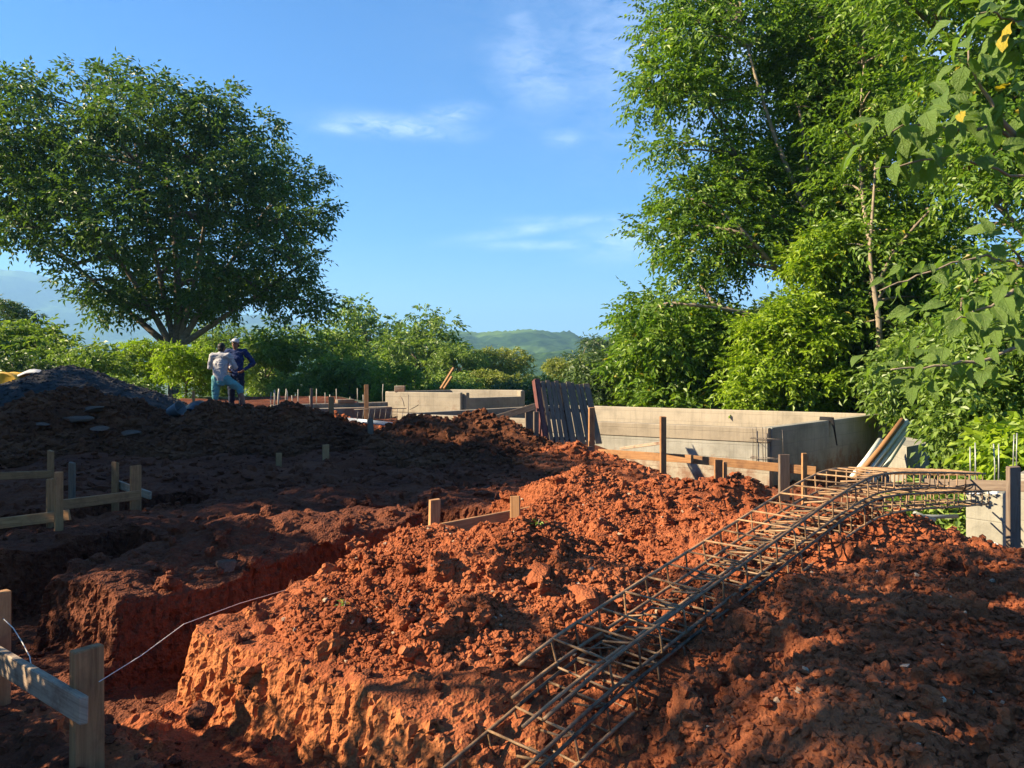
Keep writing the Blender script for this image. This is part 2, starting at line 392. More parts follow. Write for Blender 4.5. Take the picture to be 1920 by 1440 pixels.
L_BIG = leaf_mat('leaf_big_tree', (0.036, 0.068, 0.019), (0.064, 0.117, 0.025), (0.110, 0.172, 0.031))
L_FEATHER = leaf_mat('leaf_feathery', (0.062, 0.112, 0.016), (0.108, 0.201, 0.021), (0.204, 0.290, 0.028), 0.42, yellow=0.01)
L_BRIGHT = leaf_mat('leaf_bright', (0.110, 0.183, 0.014), (0.195, 0.292, 0.018), (0.297, 0.389, 0.027), 0.45)
L_MID = leaf_mat('leaf_mid', (0.077, 0.133, 0.030), (0.145, 0.225, 0.044), (0.236, 0.312, 0.053), 0.33)
L_OLIVE = leaf_mat('leaf_olive', (0.114, 0.144, 0.028), (0.198, 0.228, 0.041), (0.303, 0.312, 0.057), 0.33)
L_DARK = leaf_mat('leaf_dark', (0.035, 0.068, 0.023), (0.060, 0.104, 0.031), (0.098, 0.149, 0.034), 0.28)
L_LARGE = leaf_mat('leaf_large', (0.075, 0.14, 0.026), (0.12, 0.20, 0.032), (0.19, 0.27, 0.045), 0.45, 0.45)
L_LARGEY = leaf_mat('leaf_large_yellow', (0.35, 0.25, 0.02), (0.42, 0.32, 0.03), (0.5, 0.4, 0.05), 0.35)
L_UNDER = leaf_mat('leaf_under', (0.077, 0.135, 0.021), (0.133, 0.216, 0.031), (0.219, 0.297, 0.043), 0.38, 0.5)

# ------------------------------------------------------------------ terrain shape
E1 = np.array((0.55, 0.835)); E2 = np.array((-0.835, 0.55))          # the building's own axes on the ground
def uv(x, y): return x * E1[0] + y * E1[1], x * E2[0] + y * E2[1]
def xy(u, v): return np.array((u * E1[0] + v * E2[0], u * E1[1] + v * E2[1]))
def base_z(x, y):
    x = np.asarray(x, float); y = np.asarray(y, float); u, v = uv(x, y)
    z = 0.30 - 0.60 * ss(1.2, 3.6, x) * ss(5.4, 7.2, y) - 0.18 * ss(-2, 3, x) * ss(6.5, 10, y)
    z = z - 0.20 * ss(2.0, 1.6, u) - 0.35 * ss(2.8, 4.2, x) * ss(3.6, 5.2, y) * ss(9, 7, y) - 0.34 * np.exp(-((x - 0.10) / 0.52) ** 2 - ((y - 2.66) / 0.44) ** 2)
    z = z + 0.33 * ss(14.2, 17.0, y) * ss(-4.6, -6.4, x) - 2.6 * ss(24, 50, y) - 1.1 * ss(5, 12, x) * ss(5, 12, y)
    return z
TRENCH = [(1.68, 2.24, 0.4, 9.0, 0.40), (2.0, 5.5, 3.465, 4.07, 0.50), (2.0, 3.25, 4.95, 5.70, 0.48), (2.0, 4.6, 6.5, 7.2, 0.52), (4.9, 5.5, 3.2, 5.0, 0.5)]
def trench_z(x, y):
    x = np.asarray(x, float); y = np.asarray(y, float); shp = x.shape
    P = P3(x, y); wob = 0.028 * vnoise(P * 2.3, 3).reshape(shp) + 0.018 * vnoise(P * 9.0, 5).reshape(shp)
    wob2 = 0.028 * vnoise(P * 2.1, 13).reshape(shp) + 0.018 * vnoise(P * 8.0, 15).reshape(shp)
    u, v = uv(x, y); u = u + wob; v = v + wob2; best = np.zeros(shp)
    for (u0, u1, v0, v1, dep) in TRENCH:
        # rounded rectangle distance, positive inside
        cu, cv, hu, hv = (u0 + u1) / 2, (v0 + v1) / 2, (u1 - u0) / 2, (v1 - v0) / 2
        dq = np.minimum(hu - np.abs(u - cu), hv - np.abs(v - cv))
        best = np.maximum(best, dep * ss(-0.02, 0.04, dq))
    # rounded shoulder on the earth blocks
    return best
# heaps: name -> bumps (x, y, rx, ry, angle, height)
def cone(x, y, b):
    cx, cy, rx, ry, a, h = b; c, s = math.cos(a), math.sin(a)
    px_ = ((x - cx) * c + (y - cy) * s) / rx; py_ = (-(x - cx) * s + (y - cy) * c) / ry
    r = np.sqrt(px_ ** 2 + py_ ** 2 + 0.012); return h * np.clip(1.06 - r, 0, 1) ** 1.15
def heap_h(x, y, bumps, p=4.0):
    t = 0
    for b in bumps: t = t + cone(x, y, b) ** p
    return t ** (1 / p)
HEAPS = {
 'fore': [(-0.08, 4.25, 1.35, 1.05, 0.5, 0.36), (-0.55, 4.75, 0.95, 0.7, 0.9, 0.25), (0.15, 4.55, 0.8, 0.6, 0.3, 0.33), (0.58, 6.5, 1.05, 0.85, 0.4, 0.40),
          (0.95, 6.2, 1.1, 0.8, 0.2, 0.27), (1.6, 6.1, 1.1, 0.8, 0.1, 0.2), (1.1, 5.2, 1.0, 0.8, 0.6, 0.12)],
 'right': [(2.2, 4.95, 2.1, 1.5, 0.75, 0.33), (2.75, 4.75, 1.3, 1.2, 0.3, 0.14), (1.6, 3.75, 1.7, 1.2, 0.75, 0.2), (2.4, 3.6, 2.0, 1.4, 0.3, 0.22), (1.5, 2.7, 1.2, 0.8, 0.2, 0.18), (2.2, 2.5, 2.2, 0.9, 0.0, 0.22)],
 'lumps': [(-2.1, 5.35, 0.85, 0.6, 0.9, 0.2), (-1.7, 5.75, 0.8, 0.5, 0.8, 0.15), (-2.55, 5.2, 0.5, 0.4, 0.3, 0.12), (-1.2, 6.3, 0.8, 0.5, 0.8, 0.1)],
}
def z_near(x, y): return base_z(x, y) - trench_z(x, y)
def z_top(x, y):
    """surface height with the foreground heaps, for standing things on it"""
    x = np.asarray(x, float); y = np.asarray(y, float)
    z = z_near(x, y)
    for k in ('fore', 'right', 'lumps'):
        h = heap_h(x, y, HEAPS[k]); z = np.maximum(z, np.where(h > 0.02, base_z(x, y) + h, -9))
    return z

def grid_solid(xs, ys, top, bottom):
    """closed slab between two height arrays"""
    ny, nx = top.shape; X, Y = np.meshgrid(xs, ys)
    V = np.concatenate((np.stack((X, Y, top), 2).reshape(-1, 3), np.stack((X, Y, bottom), 2).reshape(-1, 3)))
    i = np.arange(ny * nx).reshape(ny, nx); n = ny * nx
    q = np.stack((i[:-1, :-1], i[:-1, 1:], i[1:, 1:], i[1:, :-1]), 2).reshape(-1, 4)
    Q = [q, q[:, ::-1] + n]
    for e in (i[0], i[:, -1], i[-1][::-1], i[:, 0][::-1]):
        Q.append(np.stack((e[:-1] + n, e[1:] + n, e[1:], e[:-1]), 1))
    return V, np.concatenate(Q)
def grid_sheet(xs, ys, zf, mask=None):
    X, Y = np.meshgrid(xs, ys); Zz = zf(X, Y); V = np.stack((X, Y, Zz), 2).reshape(-1, 3)
    ny, nx = X.shape; i = np.arange(ny * nx).reshape(ny, nx)
    q = np.stack((i[:-1, :-1], i[:-1, 1:], i[1:, 1:], i[1:, :-1]), 2).reshape(-1, 4)
    return V, q

# ------------------------------------------------------------------ near ground with its trenches
NX0, NX1, NY0, NY1 = -5.2, 3.9, 1.5, 8.2
def roughen(v, q, clod, grain, wall=True, seed=0, clod_s=9.0):
    """push a remeshed surface into broken, crumbly earth; cut walls get tool grooves and torn-out pits"""
    n = normals(v, q); P = v + 0.02 * np.stack([vnoise(v * 14, seed + 40 + k) for k in range(3)], 1)
    flat = np.clip(n[:, 2], 0, 1)
    w1, c1 = worley(P * clod_s, seed + 1); w2, c2 = worley(P * clod_s * 2.3, seed + 2); w3, c3 = worley(P * clod_s * 4.6, seed + 12)
    lump = (0.45 - w1) * clod * (0.3 + 1.2 * c1) + (c2 - 0.5) * clod * 0.34 + (0.5 - w2) * clod * 0.40 + (c3 - 0.5) * clod * 0.16
    patch = 0.35 + 0.65 * ss(-0.3, 0.4, fbm(P * 1.7, 3, 0.5, seed + 3))
    f = fbm(P * 26, 3, 0.65, seed + 4) * grain
    d = lump * patch + f + fbm(P * 3.0, 3, 0.5, seed + 8) * clod * 0.5
    if wall:
        steep = ss(0.80, 0.50, flat)
        g1 = np.abs(vnoise(P * np.array((11, 11, 0.9)), seed + 5)); g2 = np.abs(vnoise(P * np.array((36, 36, 2.0)), seed + 6))
        groove = -0.020 * ss(0.22, 0.0, g1) - 0.015 * ss(0.28, 0.0, g2) + (c2 - 0.5) * 0.012 + (c3 - 0.5) * 0.010
        pit, pc = worley(P * np.array((9, 9, 6)), seed + 7); groove = groove - 0.035 * ss(0.34, 0.22, pit) * (pc > 0.8)
        d = d * (1 - steep) + (groove + f * 0.8 + fbm(P * 2.5, 2, 0.5, seed + 9) * 0.015) * steep
    return v + n * d[:, None]
def build_near():
    xs = np.arange(NX0, NX1 + 0.001, 0.03); ys = np.arange(NY0, NY1 + 0.001, 0.03); X, Y = np.meshgrid(xs, ys)
    top = z_near(X, Y) + 0.05 * fbm(P3(X, Y, 1.6), 4, 0.55, 21).reshape(X.shape)
    lump = heap_h(X, Y, HEAPS['lumps']); top = np.where(trench_z(X, Y) < 0.05, top + lump, top + lump * 0.2)
    V, Q = grid_solid(xs, ys, top, np.full(X.shape, -0.9))
    parts = [(V, Q)]
    r = np.random.default_rng(3); n = 2200                                   # clods melted into the surface
    px_ = r.uniform(NX0 + 0.2, NX1 - 0.3, n); py_ = r.uniform(NY0 + 0.2, NY1 - 0.3, n)
    sz = 0.018 + 0.075 * r.random(n) ** 4
    pos = np.stack((px_, py_, z_near(px_, py_) + np.where(trench_z(px_, py_) < 0.05, heap_h(px_, py_, HEAPS['lumps']), 0) + sz * 0.2), 1)
    parts.append(scatter_lumps(pos, sz, 4))
    V, Q = join_geo(parts)
    v, q = remesh(V, Q, 0.021)
    keep = v[q].mean(1)[:, 2] > -0.75; cen = v[q].mean(1)
    keep &= (cen[:, 0] > NX0 + 0.03) & (cen[:, 0] < NX1 - 0.03) & (cen[:, 1] > NY0 + 0.03) & (cen[:, 1] < NY1 - 0.03)
    v, q = compact(v, q[keep])
    v = roughen(v, q, 0.035, 0.006, True, 30)
    return v, q
nv, nq = build_near()
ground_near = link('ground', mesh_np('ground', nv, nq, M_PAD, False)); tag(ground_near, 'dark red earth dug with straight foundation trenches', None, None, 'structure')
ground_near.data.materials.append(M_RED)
_c = nv[nq].mean(1); _u, _v = uv(_c[:, 0], _c[:, 1])
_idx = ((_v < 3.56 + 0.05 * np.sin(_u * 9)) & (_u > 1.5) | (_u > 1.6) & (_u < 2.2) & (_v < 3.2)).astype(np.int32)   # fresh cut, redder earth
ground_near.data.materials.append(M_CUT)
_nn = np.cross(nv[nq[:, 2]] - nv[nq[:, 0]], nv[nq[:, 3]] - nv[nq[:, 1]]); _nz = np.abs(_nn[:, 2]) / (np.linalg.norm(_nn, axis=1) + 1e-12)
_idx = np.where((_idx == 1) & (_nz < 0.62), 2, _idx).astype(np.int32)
ground_near.data.polygons.foreach_set('material_index', _idx)

def crumbs_on(v, q, n, smin, smax, seed, zmin=-9, power=3.0, yfar=None):
    r = np.random.default_rng(seed); a = v[q]; ar = np.linalg.norm(np.cross(a[:, 2] - a[:, 0], a[:, 3] - a[:, 1]), axis=1)
    nn = np.cross(a[:, 2] - a[:, 0], a[:, 3] - a[:, 1]); nz = nn[:, 2] / (ar + 1e-12); ok = (nz > 0.35) & (a[:, :, 2].mean(1) > zmin)
    dist = a[:, :, 1].mean(1); wgt = ar * ok / np.maximum(dist, 1.5) ** 1.2
    k = r.choice(len(q), n, p=wgt / wgt.sum()); w4 = r.dirichlet((1, 1, 1, 1), n)
    pos = (a[k] * w4[:, :, None]).sum(1); sz = smin + (smax - smin) * r.random(n) ** power
    pos[:, 2] += sz * 0.25
    return scatter_lumps(pos, sz, seed + 1)
def stuff_part(name, geo, mat, parent):
    o = link(name, mesh_np(name, geo[0], geo[1], mat, False), parent); o['kind'] = 'stuff'; return o
stuff_part('loose_crumbs', crumbs_on(nv, nq, 9000, 0.006, 0.035, 11, power=3.5), M_PAD, ground_near)

# ------------------------------------------------------------------ foreground heaps of spoil
def build_heap(key, dom, voxel, nclod, seed, clod=0.05):
    x0, x1, y0, y1 = dom; st = 0.03; xs = np.arange(x0, x1, st); ys = np.arange(y0, y1, st); X, Y = np.meshgrid(xs, ys)
    h = heap_h(X, Y, HEAPS[key]); b = base_z(X, Y); tr = trench_z(X, Y)
    h = h + 0.05 * fbm(P3(X, Y, 1.9), 4, 0.55, seed).reshape(X.shape) * ss(0.02, 0.12, h)
    ok = ss(0.02, 0.06, h) if key == 'right' else ss(0.02, 0.06, h) * ss(0.16, 0.02, tr)
    top = np.where(ok > 0, b + h * ok - 0.12 * (1 - ok), b - 0.12)
    if key == 'fore': top = np.where(tr > 0.12, b - 0.6, top)
    V, Q = grid_solid(xs, ys, top, np.full(X.shape, -0.8)); parts = [(V, Q)]
    r = np.random.default_rng(seed); cx = r.uniform(x0 + 0.1, x1 - 0.1, nclod); cy = r.uniform(y0 + 0.1, y1 - 0.1, nclod)
    hh = heap_h(cx, cy, HEAPS[key]); m = (hh > 0.05) & ((trench_z(cx, cy) < 0.05) | (key == 'right')); cx, cy, hh = cx[m], cy[m], hh[m]
    sz = 0.016 + 0.075 * r.random(len(cx)) ** 4
    parts.append(scatter_lumps(np.stack((cx, cy, base_z(cx, cy) + hh + sz * 0.25), 1), sz, seed + 1, 0.85))
    V, Q = join_geo(parts); v, q = remesh(V, Q, voxel); cen = v[q].mean(1)
    keep = (cen[:, 2] > base_z(cen[:, 0], cen[:, 1]) - 0.07) & (cen[:, 0] > x0 + 0.03) & (cen[:, 0] < x1 - 0.05) & (cen[:, 1] > y0 + 0.03) & (cen[:, 1] < y1 - 0.05)
    v, q = compact(v, q[keep]); v = roughen(v, q, clod, 0.006, False, seed + 5, 8.0)
    return v, q
fv, fq = build_heap('fore', (-2.2, 2.9, 2.5, 7.3), 0.0165, 1700, 40, 0.036)
fore_heap = tag(link('earth_heap', mesh_np('earth_heap', fv, fq, M_RED, False)), 'sunlit orange red earth heap on the foreground block with a stake behind it', 'earth heap', 'heaps of dug earth')
stuff_part('loose_crumbs', crumbs_on(fv, fq, 30000, 0.004, 0.024, 50, power=2.6), M_RED, fore_heap)
stuff_part('loose_pebbles', crumbs_on(fv, fq, 260, 0.006, 0.02, 55, power=2.0), M_PEB, fore_heap)
rv, rq = build_heap('right', (-0.7, 4.7, 1.6, 6.9), 0.0185, 1900, 60, 0.04)
right_heap = tag(link('earth_heap', mesh_np('earth_heap', rv, rq, M_RED, False)), 'dappled red earth heap carrying the long steel reinforcement cages', 'earth heap', 'heaps of dug earth')
stuff_part('loose_crumbs', crumbs_on(rv, rq, 28000, 0.005, 0.027, 70, power=2.6), M_RED, right_heap)

stuff_part('loose_pebbles', crumbs_on(rv, rq, 260, 0.006, 0.02, 75, power=2.0), M_PEB, right_heap)

# ------------------------------------------------------------------ middle and far ground
def axis(a, b, s0, grow, c=0.0):
    out = [c]; s = s0
    while out[-1] < b: out.append(out[-1] + s); s *= grow
    neg = [c]; s = s0
    while neg[-1] > a: neg.append(neg[-1] - s); s *= grow
    return np.array(sorted(set(neg[1:] + out)))
def z_mid(X, Y):
    z = base_z(X, Y) + 0.05 * fbm(P3(X, Y, 0.8), 4, 0.55, 70).reshape(X.shape) * ss(5, 9, Y)
    w1, c1 = worley(P3(X, Y, 5.0), 71); w2, c2 = worley(P3(X, Y, 11.0), 72); z = z + ((0.5 - w1) * 0.10 * c1 + (c2 - 0.5) * 0.03 + (0.4 - w2) * 0.03).reshape(X.shape) * ss(40, 12, Y) + 0.07 * fbm(P3(X, Y, 1.9), 3, 0.5, 74).reshape(X.shape) * ss(7, 9, Y) * ss(22, 14, Y)
    inside = ((X > NX0 + 0.15) & (X < NX1 - 0.15) & (Y > NY0 + 0.15) & (Y < NY1 - 0.15))
    z = np.where(inside, -1.3, z - 0.01)
    return z
ys_mid = [-6.0, -3, 0]
while ys_mid[-1] < 58: ys_mid.append(ys_mid[-1] + max(0.055, 0.011 * max(0, ys_mid[-1] - 3)))
V, q = grid_sheet(axis(-60, 60, 0.07, 1.022, -1.0), np.array(ys_mid), z_mid)
ground_mid = tag(link('ground', mesh_np('ground', V, q, M_PAD, False)), 'uneven brown building ground between the earth heaps and the trees', None, None, 'structure')
_m = (V[q][:, :, 1].mean(1) > 7.9) & (V[q][:, :, 1].mean(1) < 14) & (np.abs(V[q][:, :, 0].mean(1)) < 7.5)
stuff_part('loose_clods', crumbs_on(V, q[_m], 6000, 0.012, 0.06, 77, power=2.6), M_PAD, ground_mid)
m, t, out = new_mat('undergrowth')
tc = t.n('ShaderNodeTexCoord').outputs['Object']
p = t.n('ShaderNodeBsdfPrincipled', i_Base_Color=t.ramp(t.noise(tc, 0.25, 8, 0.7), [(0.35, (0.025, 0.045, 0.015)), (0.55, (0.05, 0.085, 0.022)), (0.7, (0.085, 0.12, 0.035))]), i_Roughness=0.95)
t.t.links.new(p.outputs[0], out.inputs[0]); M_UNDER = m
ground_mid.data.materials.append(M_UNDER)
_c = V[q].mean(1); _i = ((_c[:, 1] > 25 + 2 * np.sin(_c[:, 0] * 0.7)) | (_c[:, 0] > 7.2) & (_c[:, 1] > 6) | (_c[:, 0] > 10) | (_c[:, 0] < -13)).astype(np.int32)
ground_mid.data.polygons.foreach_set('material_index', _i)

# ------------------------------------------------------------------ middle distance heaps
def mid_heap(label, bumps, mat, z0, dom, step=0.05, clod=0.06, nclod=700, cs=(0.03, 0.11), seed=0, name='earth_heap', cat='earth heap', group='heaps of dug earth', clod_s=5.0):
    x0, x1, y0, y1 = dom; xs = np.arange(x0, x1, step); ys = np.arange(y0, y1, step)
    def zf(X, Y):
        h = heap_h(X, Y, bumps); P = P3(X, Y); rough = fbm(P * 1.3, 4, 0.55, seed).reshape(X.shape)
        w1, c1 = worley(P * clod_s, seed + 1); w2, _ = worley(P * clod_s * 2.3, seed + 2)
        w0, c0 = worley(P * clod_s * 0.42, seed + 5)
        d = ((0.5 - w1) * clod * (0.4 + 1.4 * c1) + (0.5 - w2) * clod * 0.5 + (0.55 - w0) * clod * 2.2 * c0 + (c1 - 0.5) * clod * 0.5).reshape(X.shape) + rough * clod * 1.5
        return base_z(X, Y) + np.where(h > 0.02, h + d * ss(0.02, 0.15, h), -0.08)
    V, q = grid_sheet(xs, ys, zf); P = V[q].mean(1); hh = heap_h(P[:, 0], P[:, 1], bumps)
    V, q = compact(V, q[hh > 0.012])
    V[:, :2] += 0.02 * np.stack((fbm(V * 6, 2, 0.5, seed + 7), fbm(V * 6, 2, 0.5, seed + 8)), 1)
    o = tag(link(name, mesh_np(name, V, q, mat, False)), label, cat, group)
    stuff_part('loose_clods', crumbs_on(V, q, nclod, cs[0], cs[1], seed + 3, power=2.5), mat, o)
    return o
def peak(px, py, d, rx, ry, a=0.0):
    p = W(px, py, d); return (p[0], p[1], rx, ry, a, float(p[2] - base_z(p[0], p[1])) * 1.03)
mid_heap('grey black gravel pile with a pointed top beside the yellow drum', [peak(122, 682, 17.2, 2.75, 2.6), peak(200, 735, 17.0, 1.9, 1.8)], M_GRAV, 0, (-14.5, -6.5, 13.8, 20.5), 0.06, 0.035, 2500, (0.012, 0.04), 200, 'gravel_pile', 'gravel pile', None, 9.0)
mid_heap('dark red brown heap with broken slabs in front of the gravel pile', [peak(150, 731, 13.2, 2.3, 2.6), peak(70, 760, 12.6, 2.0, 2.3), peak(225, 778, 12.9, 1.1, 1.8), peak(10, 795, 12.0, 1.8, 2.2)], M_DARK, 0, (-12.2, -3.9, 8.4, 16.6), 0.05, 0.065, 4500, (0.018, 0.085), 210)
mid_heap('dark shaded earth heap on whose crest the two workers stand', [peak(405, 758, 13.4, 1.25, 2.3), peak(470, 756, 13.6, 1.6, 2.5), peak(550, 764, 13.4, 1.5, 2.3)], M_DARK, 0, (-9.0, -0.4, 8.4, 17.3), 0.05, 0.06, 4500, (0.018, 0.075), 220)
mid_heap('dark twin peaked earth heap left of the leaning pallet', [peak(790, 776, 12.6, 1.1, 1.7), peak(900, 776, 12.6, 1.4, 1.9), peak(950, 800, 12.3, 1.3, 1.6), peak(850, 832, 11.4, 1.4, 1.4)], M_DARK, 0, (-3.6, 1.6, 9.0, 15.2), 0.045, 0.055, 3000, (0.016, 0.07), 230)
mid_heap('low dark earth heap around the foot of the leaning pallet', [peak(1085, 846, 11.3, 1.5, 1.3), peak(1180, 868, 11.0, 1.3, 1.1), peak(1010, 860, 11.2, 1.2, 1.2), peak(1250, 905, 9.6, 1.6, 0.9), peak(1400, 890, 9.4, 1.1, 0.7), peak(1340, 915, 8.4, 1.2, 0.7)], M_RED, 0, (-1.2, 4.6, 7.2, 13.0), 0.045, 0.05, 3000, (0.015, 0.06), 240)
mid_heap('small sunlit red earth heap in front of the low foundation wall', [peak(618, 768, 16.2, 0.75, 0.8), peak(650, 785, 15.8, 0.8, 0.8), peak(545, 772, 16.2, 0.9, 0.7)], M_RED, 0, (-6.3, -2.2, 14.6, 17.6), 0.04, 0.05, 500, (0.02, 0.07), 250)

# ------------------------------------------------------------------ far land, hills and haze
def radial(name, r0, r1, nr, na, zf, mat, a0=-1.5, a1=1.5):
    rr = np.geomspace(r0, r1, nr); aa = np.linspace(a0, a1, na); A, R = np.meshgrid(aa, rr)
    X = R * np.sin(A); Y = R * np.cos(A); Zz = zf(X, Y, R); V = np.stack((X, Y, Zz), 2).reshape(-1, 3); i = np.arange(nr * na).reshape(nr, na)
    q = np.stack((i[:-1, :-1], i[:-1, 1:], i[1:, 1:], i[1:, :-1]), 2).reshape(-1, 4)
    return mesh_np(name, V, q, mat, True)
m, t, out = new_mat('forest_hill')
tc = t.n('ShaderNodeTexCoord').outputs['Object']
c = t.ramp(t.noise(tc, 0.035, 8, 0.7), [(0.36, (0.016, 0.034, 0.012)), (0.55, (0.032, 0.065, 0.018)), (0.72, (0.07, 0.105, 0.03))])
c = t.mix(t.ramp(t.noise(tc, 0.0035, 5, 0.6), [(0.52, 0.0), (0.6, 1.0)]), c, t.mix(t.noise(tc, 0.05, 5, 0.6), (0.06, 0.11, 0.025), (0.10, 0.16, 0.035)))
p = t.n('ShaderNodeBsdfPrincipled', i_Base_Color=c, i_Roughness=1.0); p.inputs['Specular IOR Level'].default_value = 0.0
t.t.links.new(p.outputs[0], out.inputs[0]); M_HILL = m
def z_valley(X, Y, R):
    return -5.2 - 13 * ss(60, 350, R) + 2 * fbm(P3(X, Y, 0.006), 3, 0.5, 5).reshape(X.shape) * ss(60, 300, R)
tag(link('terrain', radial('terrain', 24, 8800, 70, 120, z_valley, M_UNDER, -3.2, 3.2)), 'green valley floor beyond the trees', None, None, 'structure')
def hill(name, label, pts, d, depth, zb, seed, crown=9.0, step=7.0):
    """a wooded ridge: pts = photo skyline (px, py) seen at distance d"""
    pts = np.array(pts, float); wx = (pts[:, 0] - 960) / F * d; wz = EYE - (pts[:, 1] - HOR) / F * d
    xs = np.arange(wx[0], wx[-1], step); ys = np.arange(d - depth, d + depth * 0.5, step * 1.2)
    def zf(X, Y):
        ridge = np.interp(X, wx, wz); k = (Y - d) / depth
        fall = np.where(k < 0, 1 - ss(0, 1, -k) * 1.0, 1 - ss(0, 1, k * 2))
        lum = fbm(P3(X, Y, 3.2 / depth), 4, 0.5, seed).reshape(X.shape)
        z = zb + (ridge - zb) * fall * (1 + 0.22 * lum * np.clip(-k, 0, 1) * 2)
        w1, c1 = worley(P3(X, Y, 1 / crown), seed + 3); w2, _ = worley(P3(X, Y, 2.1 / crown), seed + 4)
        return z + ((0.75 - w1) * crown * 0.6 * (0.5 + c1) + (0.6 - w2) * crown * 0.25).reshape(X.shape)
    V, q = grid_sheet(xs, ys, zf)
    return tag(link(name, mesh_np(name, V, q, M_HILL, True)), label, None, None, 'structure')
hill('hill', 'hazy wooded ridge with green clearings behind the concrete walls', [(300, 660), (560, 640), (700, 640), (800, 628), (870, 627), (905, 632), (960, 629), (1000, 626), (1030, 630), (1062, 629), (1078, 640), (1110, 640), (1150, 630), (1250, 628), (1500, 640), (1900, 660)], 1500, 800, -25, 300, 14, 8)
hill('hill', 'lower green hillside with a bright field below the wooded ridge', [(700, 720), (860, 690), (960, 672), (1010, 668), (1060, 660), (1100, 662), (1180, 655), (1400, 660), (1800, 690)], 800, 330, -22, 320, 9, 5)
hill('mountain', 'pale blue mountain far behind the big round tree', [(-700, 480), (-300, 490), (-100, 505), (0, 508), (60, 512), (110, 530), (160, 560), (260, 590), (420, 596), (520, 592), (600, 620), (760, 660)], 4200, 1900, -30, 340, 26, 22)
m, t, out = new_mat('haze_air')
vol = t.n('ShaderNodeVolumePrincipled', i_Color=(0.30, 0.60, 1.0, 1), i_Density=0.00024); vol.inputs['Anisotropy'].default_value = 0.1
t.t.links.new(vol.outputs[0], out.inputs['Volume'])
Vb, Qb = grid_solid(np.array((-7000.0, 7000.0)), np.array((-600.0, 9000.0)), np.full((2, 2), 760.0), np.full((2, 2), -45.0))
tag(link('haze', mesh_np('haze', Vb, Qb, m)), 'thin bluish morning haze over the valley', None, None, 'stuff')

# ------------------------------------------------------------------ boards, stakes, batter boards
def board(name, p0, p1, side, w, t, mat, parent=None, origin=None):
    p0 = np.array(p0, float); p1 = np.array(p1, float); o0 = p0 if origin is None else np.array(origin, float)
    V, Fc = beam_geo(p0 - o0, p1 - o0, side, w, t); ax_ = (p1 - p0) / np.linalg.norm(p1 - p0)
    V = V + (vnoise(V * 37 + p0 * 3.1, 8) * 0.10 * t)[:, None] * np.array(side) / np.linalg.norm(side) + (vnoise(V * 53 + p1, 9) * 0.007)[:, None] * ax_; me = mesh_np(name, V, Fc, mat)
    # wood grain coordinates: across, through, along
    ax = (p1 - p0) / np.linalg.norm(p1 - p0); s = np.array(side, float); s = s - ax * (s @ ax); s /= np.linalg.norm(s)
    uvl = me.uv_layers.new(name='grain'); li = np.empty(len(me.loops), np.int32); me.loops.foreach_get('vertex_index', li)
    co = V[li]; n = np.cross(ax, s); uvl.data.foreach_set('uv', np.stack(((co @ s) + (co @ n) * 0.7, co @ ax), 1).astype(np.float32).ravel())
    return link(name, me, parent, tuple(o0) if parent is None else None)
def fix_wood():
    for m_ in (M_WOOD, M_WOODL, M_WOODG, M_WOODP):
        for nd in m_.node_tree.nodes:
            if nd.bl_idname == 'ShaderNodeMapping': nd.inputs['Scale'].default_value = (55, 2.6, 1)
fix_wood()
VA, VB = np.array((-0.835, 0.55, 0)), np.array((0.55, 0.835, 0))
def stake(px, ytop, ybot, wpx, d, label, side=None, mat=None, lean=(0, 0), sink=0.35, name='wooden_stake', group='wooden marking stakes'):
    a = W(px, ybot, d); b = W(px + lean[0], ytop, d + lean[1]); dirv = (b - a) / np.linalg.norm(b - a)
    a = a - dirv * sink
    o = board(name, a, b, side if side is not None else (1, 0.25, 0), wpx / F * d, 0.028, mat or M_WOOD)
    return tag(o, label, 'stake', group)
def batter(label, posts, rails, loc, group=None):
    """posts: (p0, p1, side, w, t, mat); rails the same"""
    T = thing('batter_board', label, 'batter board', loc, group)
    for nm, lst in (('stake', posts), ('rail', rails)):
        for (p0, p1, side, w, t, mt) in lst:
            V, Fc = None, None
            o = board(nm, np.array(p0) - np.array(loc), np.array(p1) - np.array(loc), side, w, t, mt, T, (0, 0, 0))
    return T
def post(px, yt, yb, w, d, side, mat=None, t=0.03, sink=0.35, lean=0.0):
    a = W(px, yb, d); b = W(px + lean, yt, d); return (a - np.array((0, 0, sink)), b, side, w, t, mat or M_WOOD)
def rail(pa, pb, w, t=0.025, mat=None): return (W(*pa), W(*pb), (0, 0, 1), w, t, mat or M_WOOD)

# near left: two stakes and a whitish rail
batter('whitish rail on two stakes at the near end of the taut string', [post(163, 1214, 1440, 0.108, 2.78, VB, M_WOOD, 0.045), post(-4, 1110, 1290, 0.09, 3.28, VB, M_WOODL, 0.04)],
       [(W(158, 1333, 2.66), W(-70, 1195, 3.38), (0, 0, 1), 0.10, 0.03, M_WOODP)], W(163, 1440, 2.78))
# left group
batter('crossed stakes and rails over the dark trench in front of the slab heap', [post(95, 845, 985, 0.085, 7.3, VA), post(94, 897, 1005, 0.055, 6.0, VB, M_WOODL), post(110, 885, 1022, 0.058, 5.75, VB, M_WOODL), post(135, 867, 1000, 0.08, 7.0, VA, M_WOODG)],
       [rail((-20, 893, 7.4), (97, 889, 7.25), 0.075), rail((-20, 984, 5.95), (131, 965, 5.9), 0.085, 0.025, M_WOODL)], W(110, 1020, 5.8))
batter('pair of stakes joined by low rails near the end of the left trench', [post(216, 866, 960, 0.09, 7.2, VA), post(254, 872, 968, 0.095, 6.8, VB, M_WOOD), ],
       [rail((112, 947, 6.1), (262, 928, 6.75), 0.085), rail((222, 908, 7.25), (282, 929, 6.9), 0.075, 0.025, M_WOODP)], W(254, 968, 6.8))
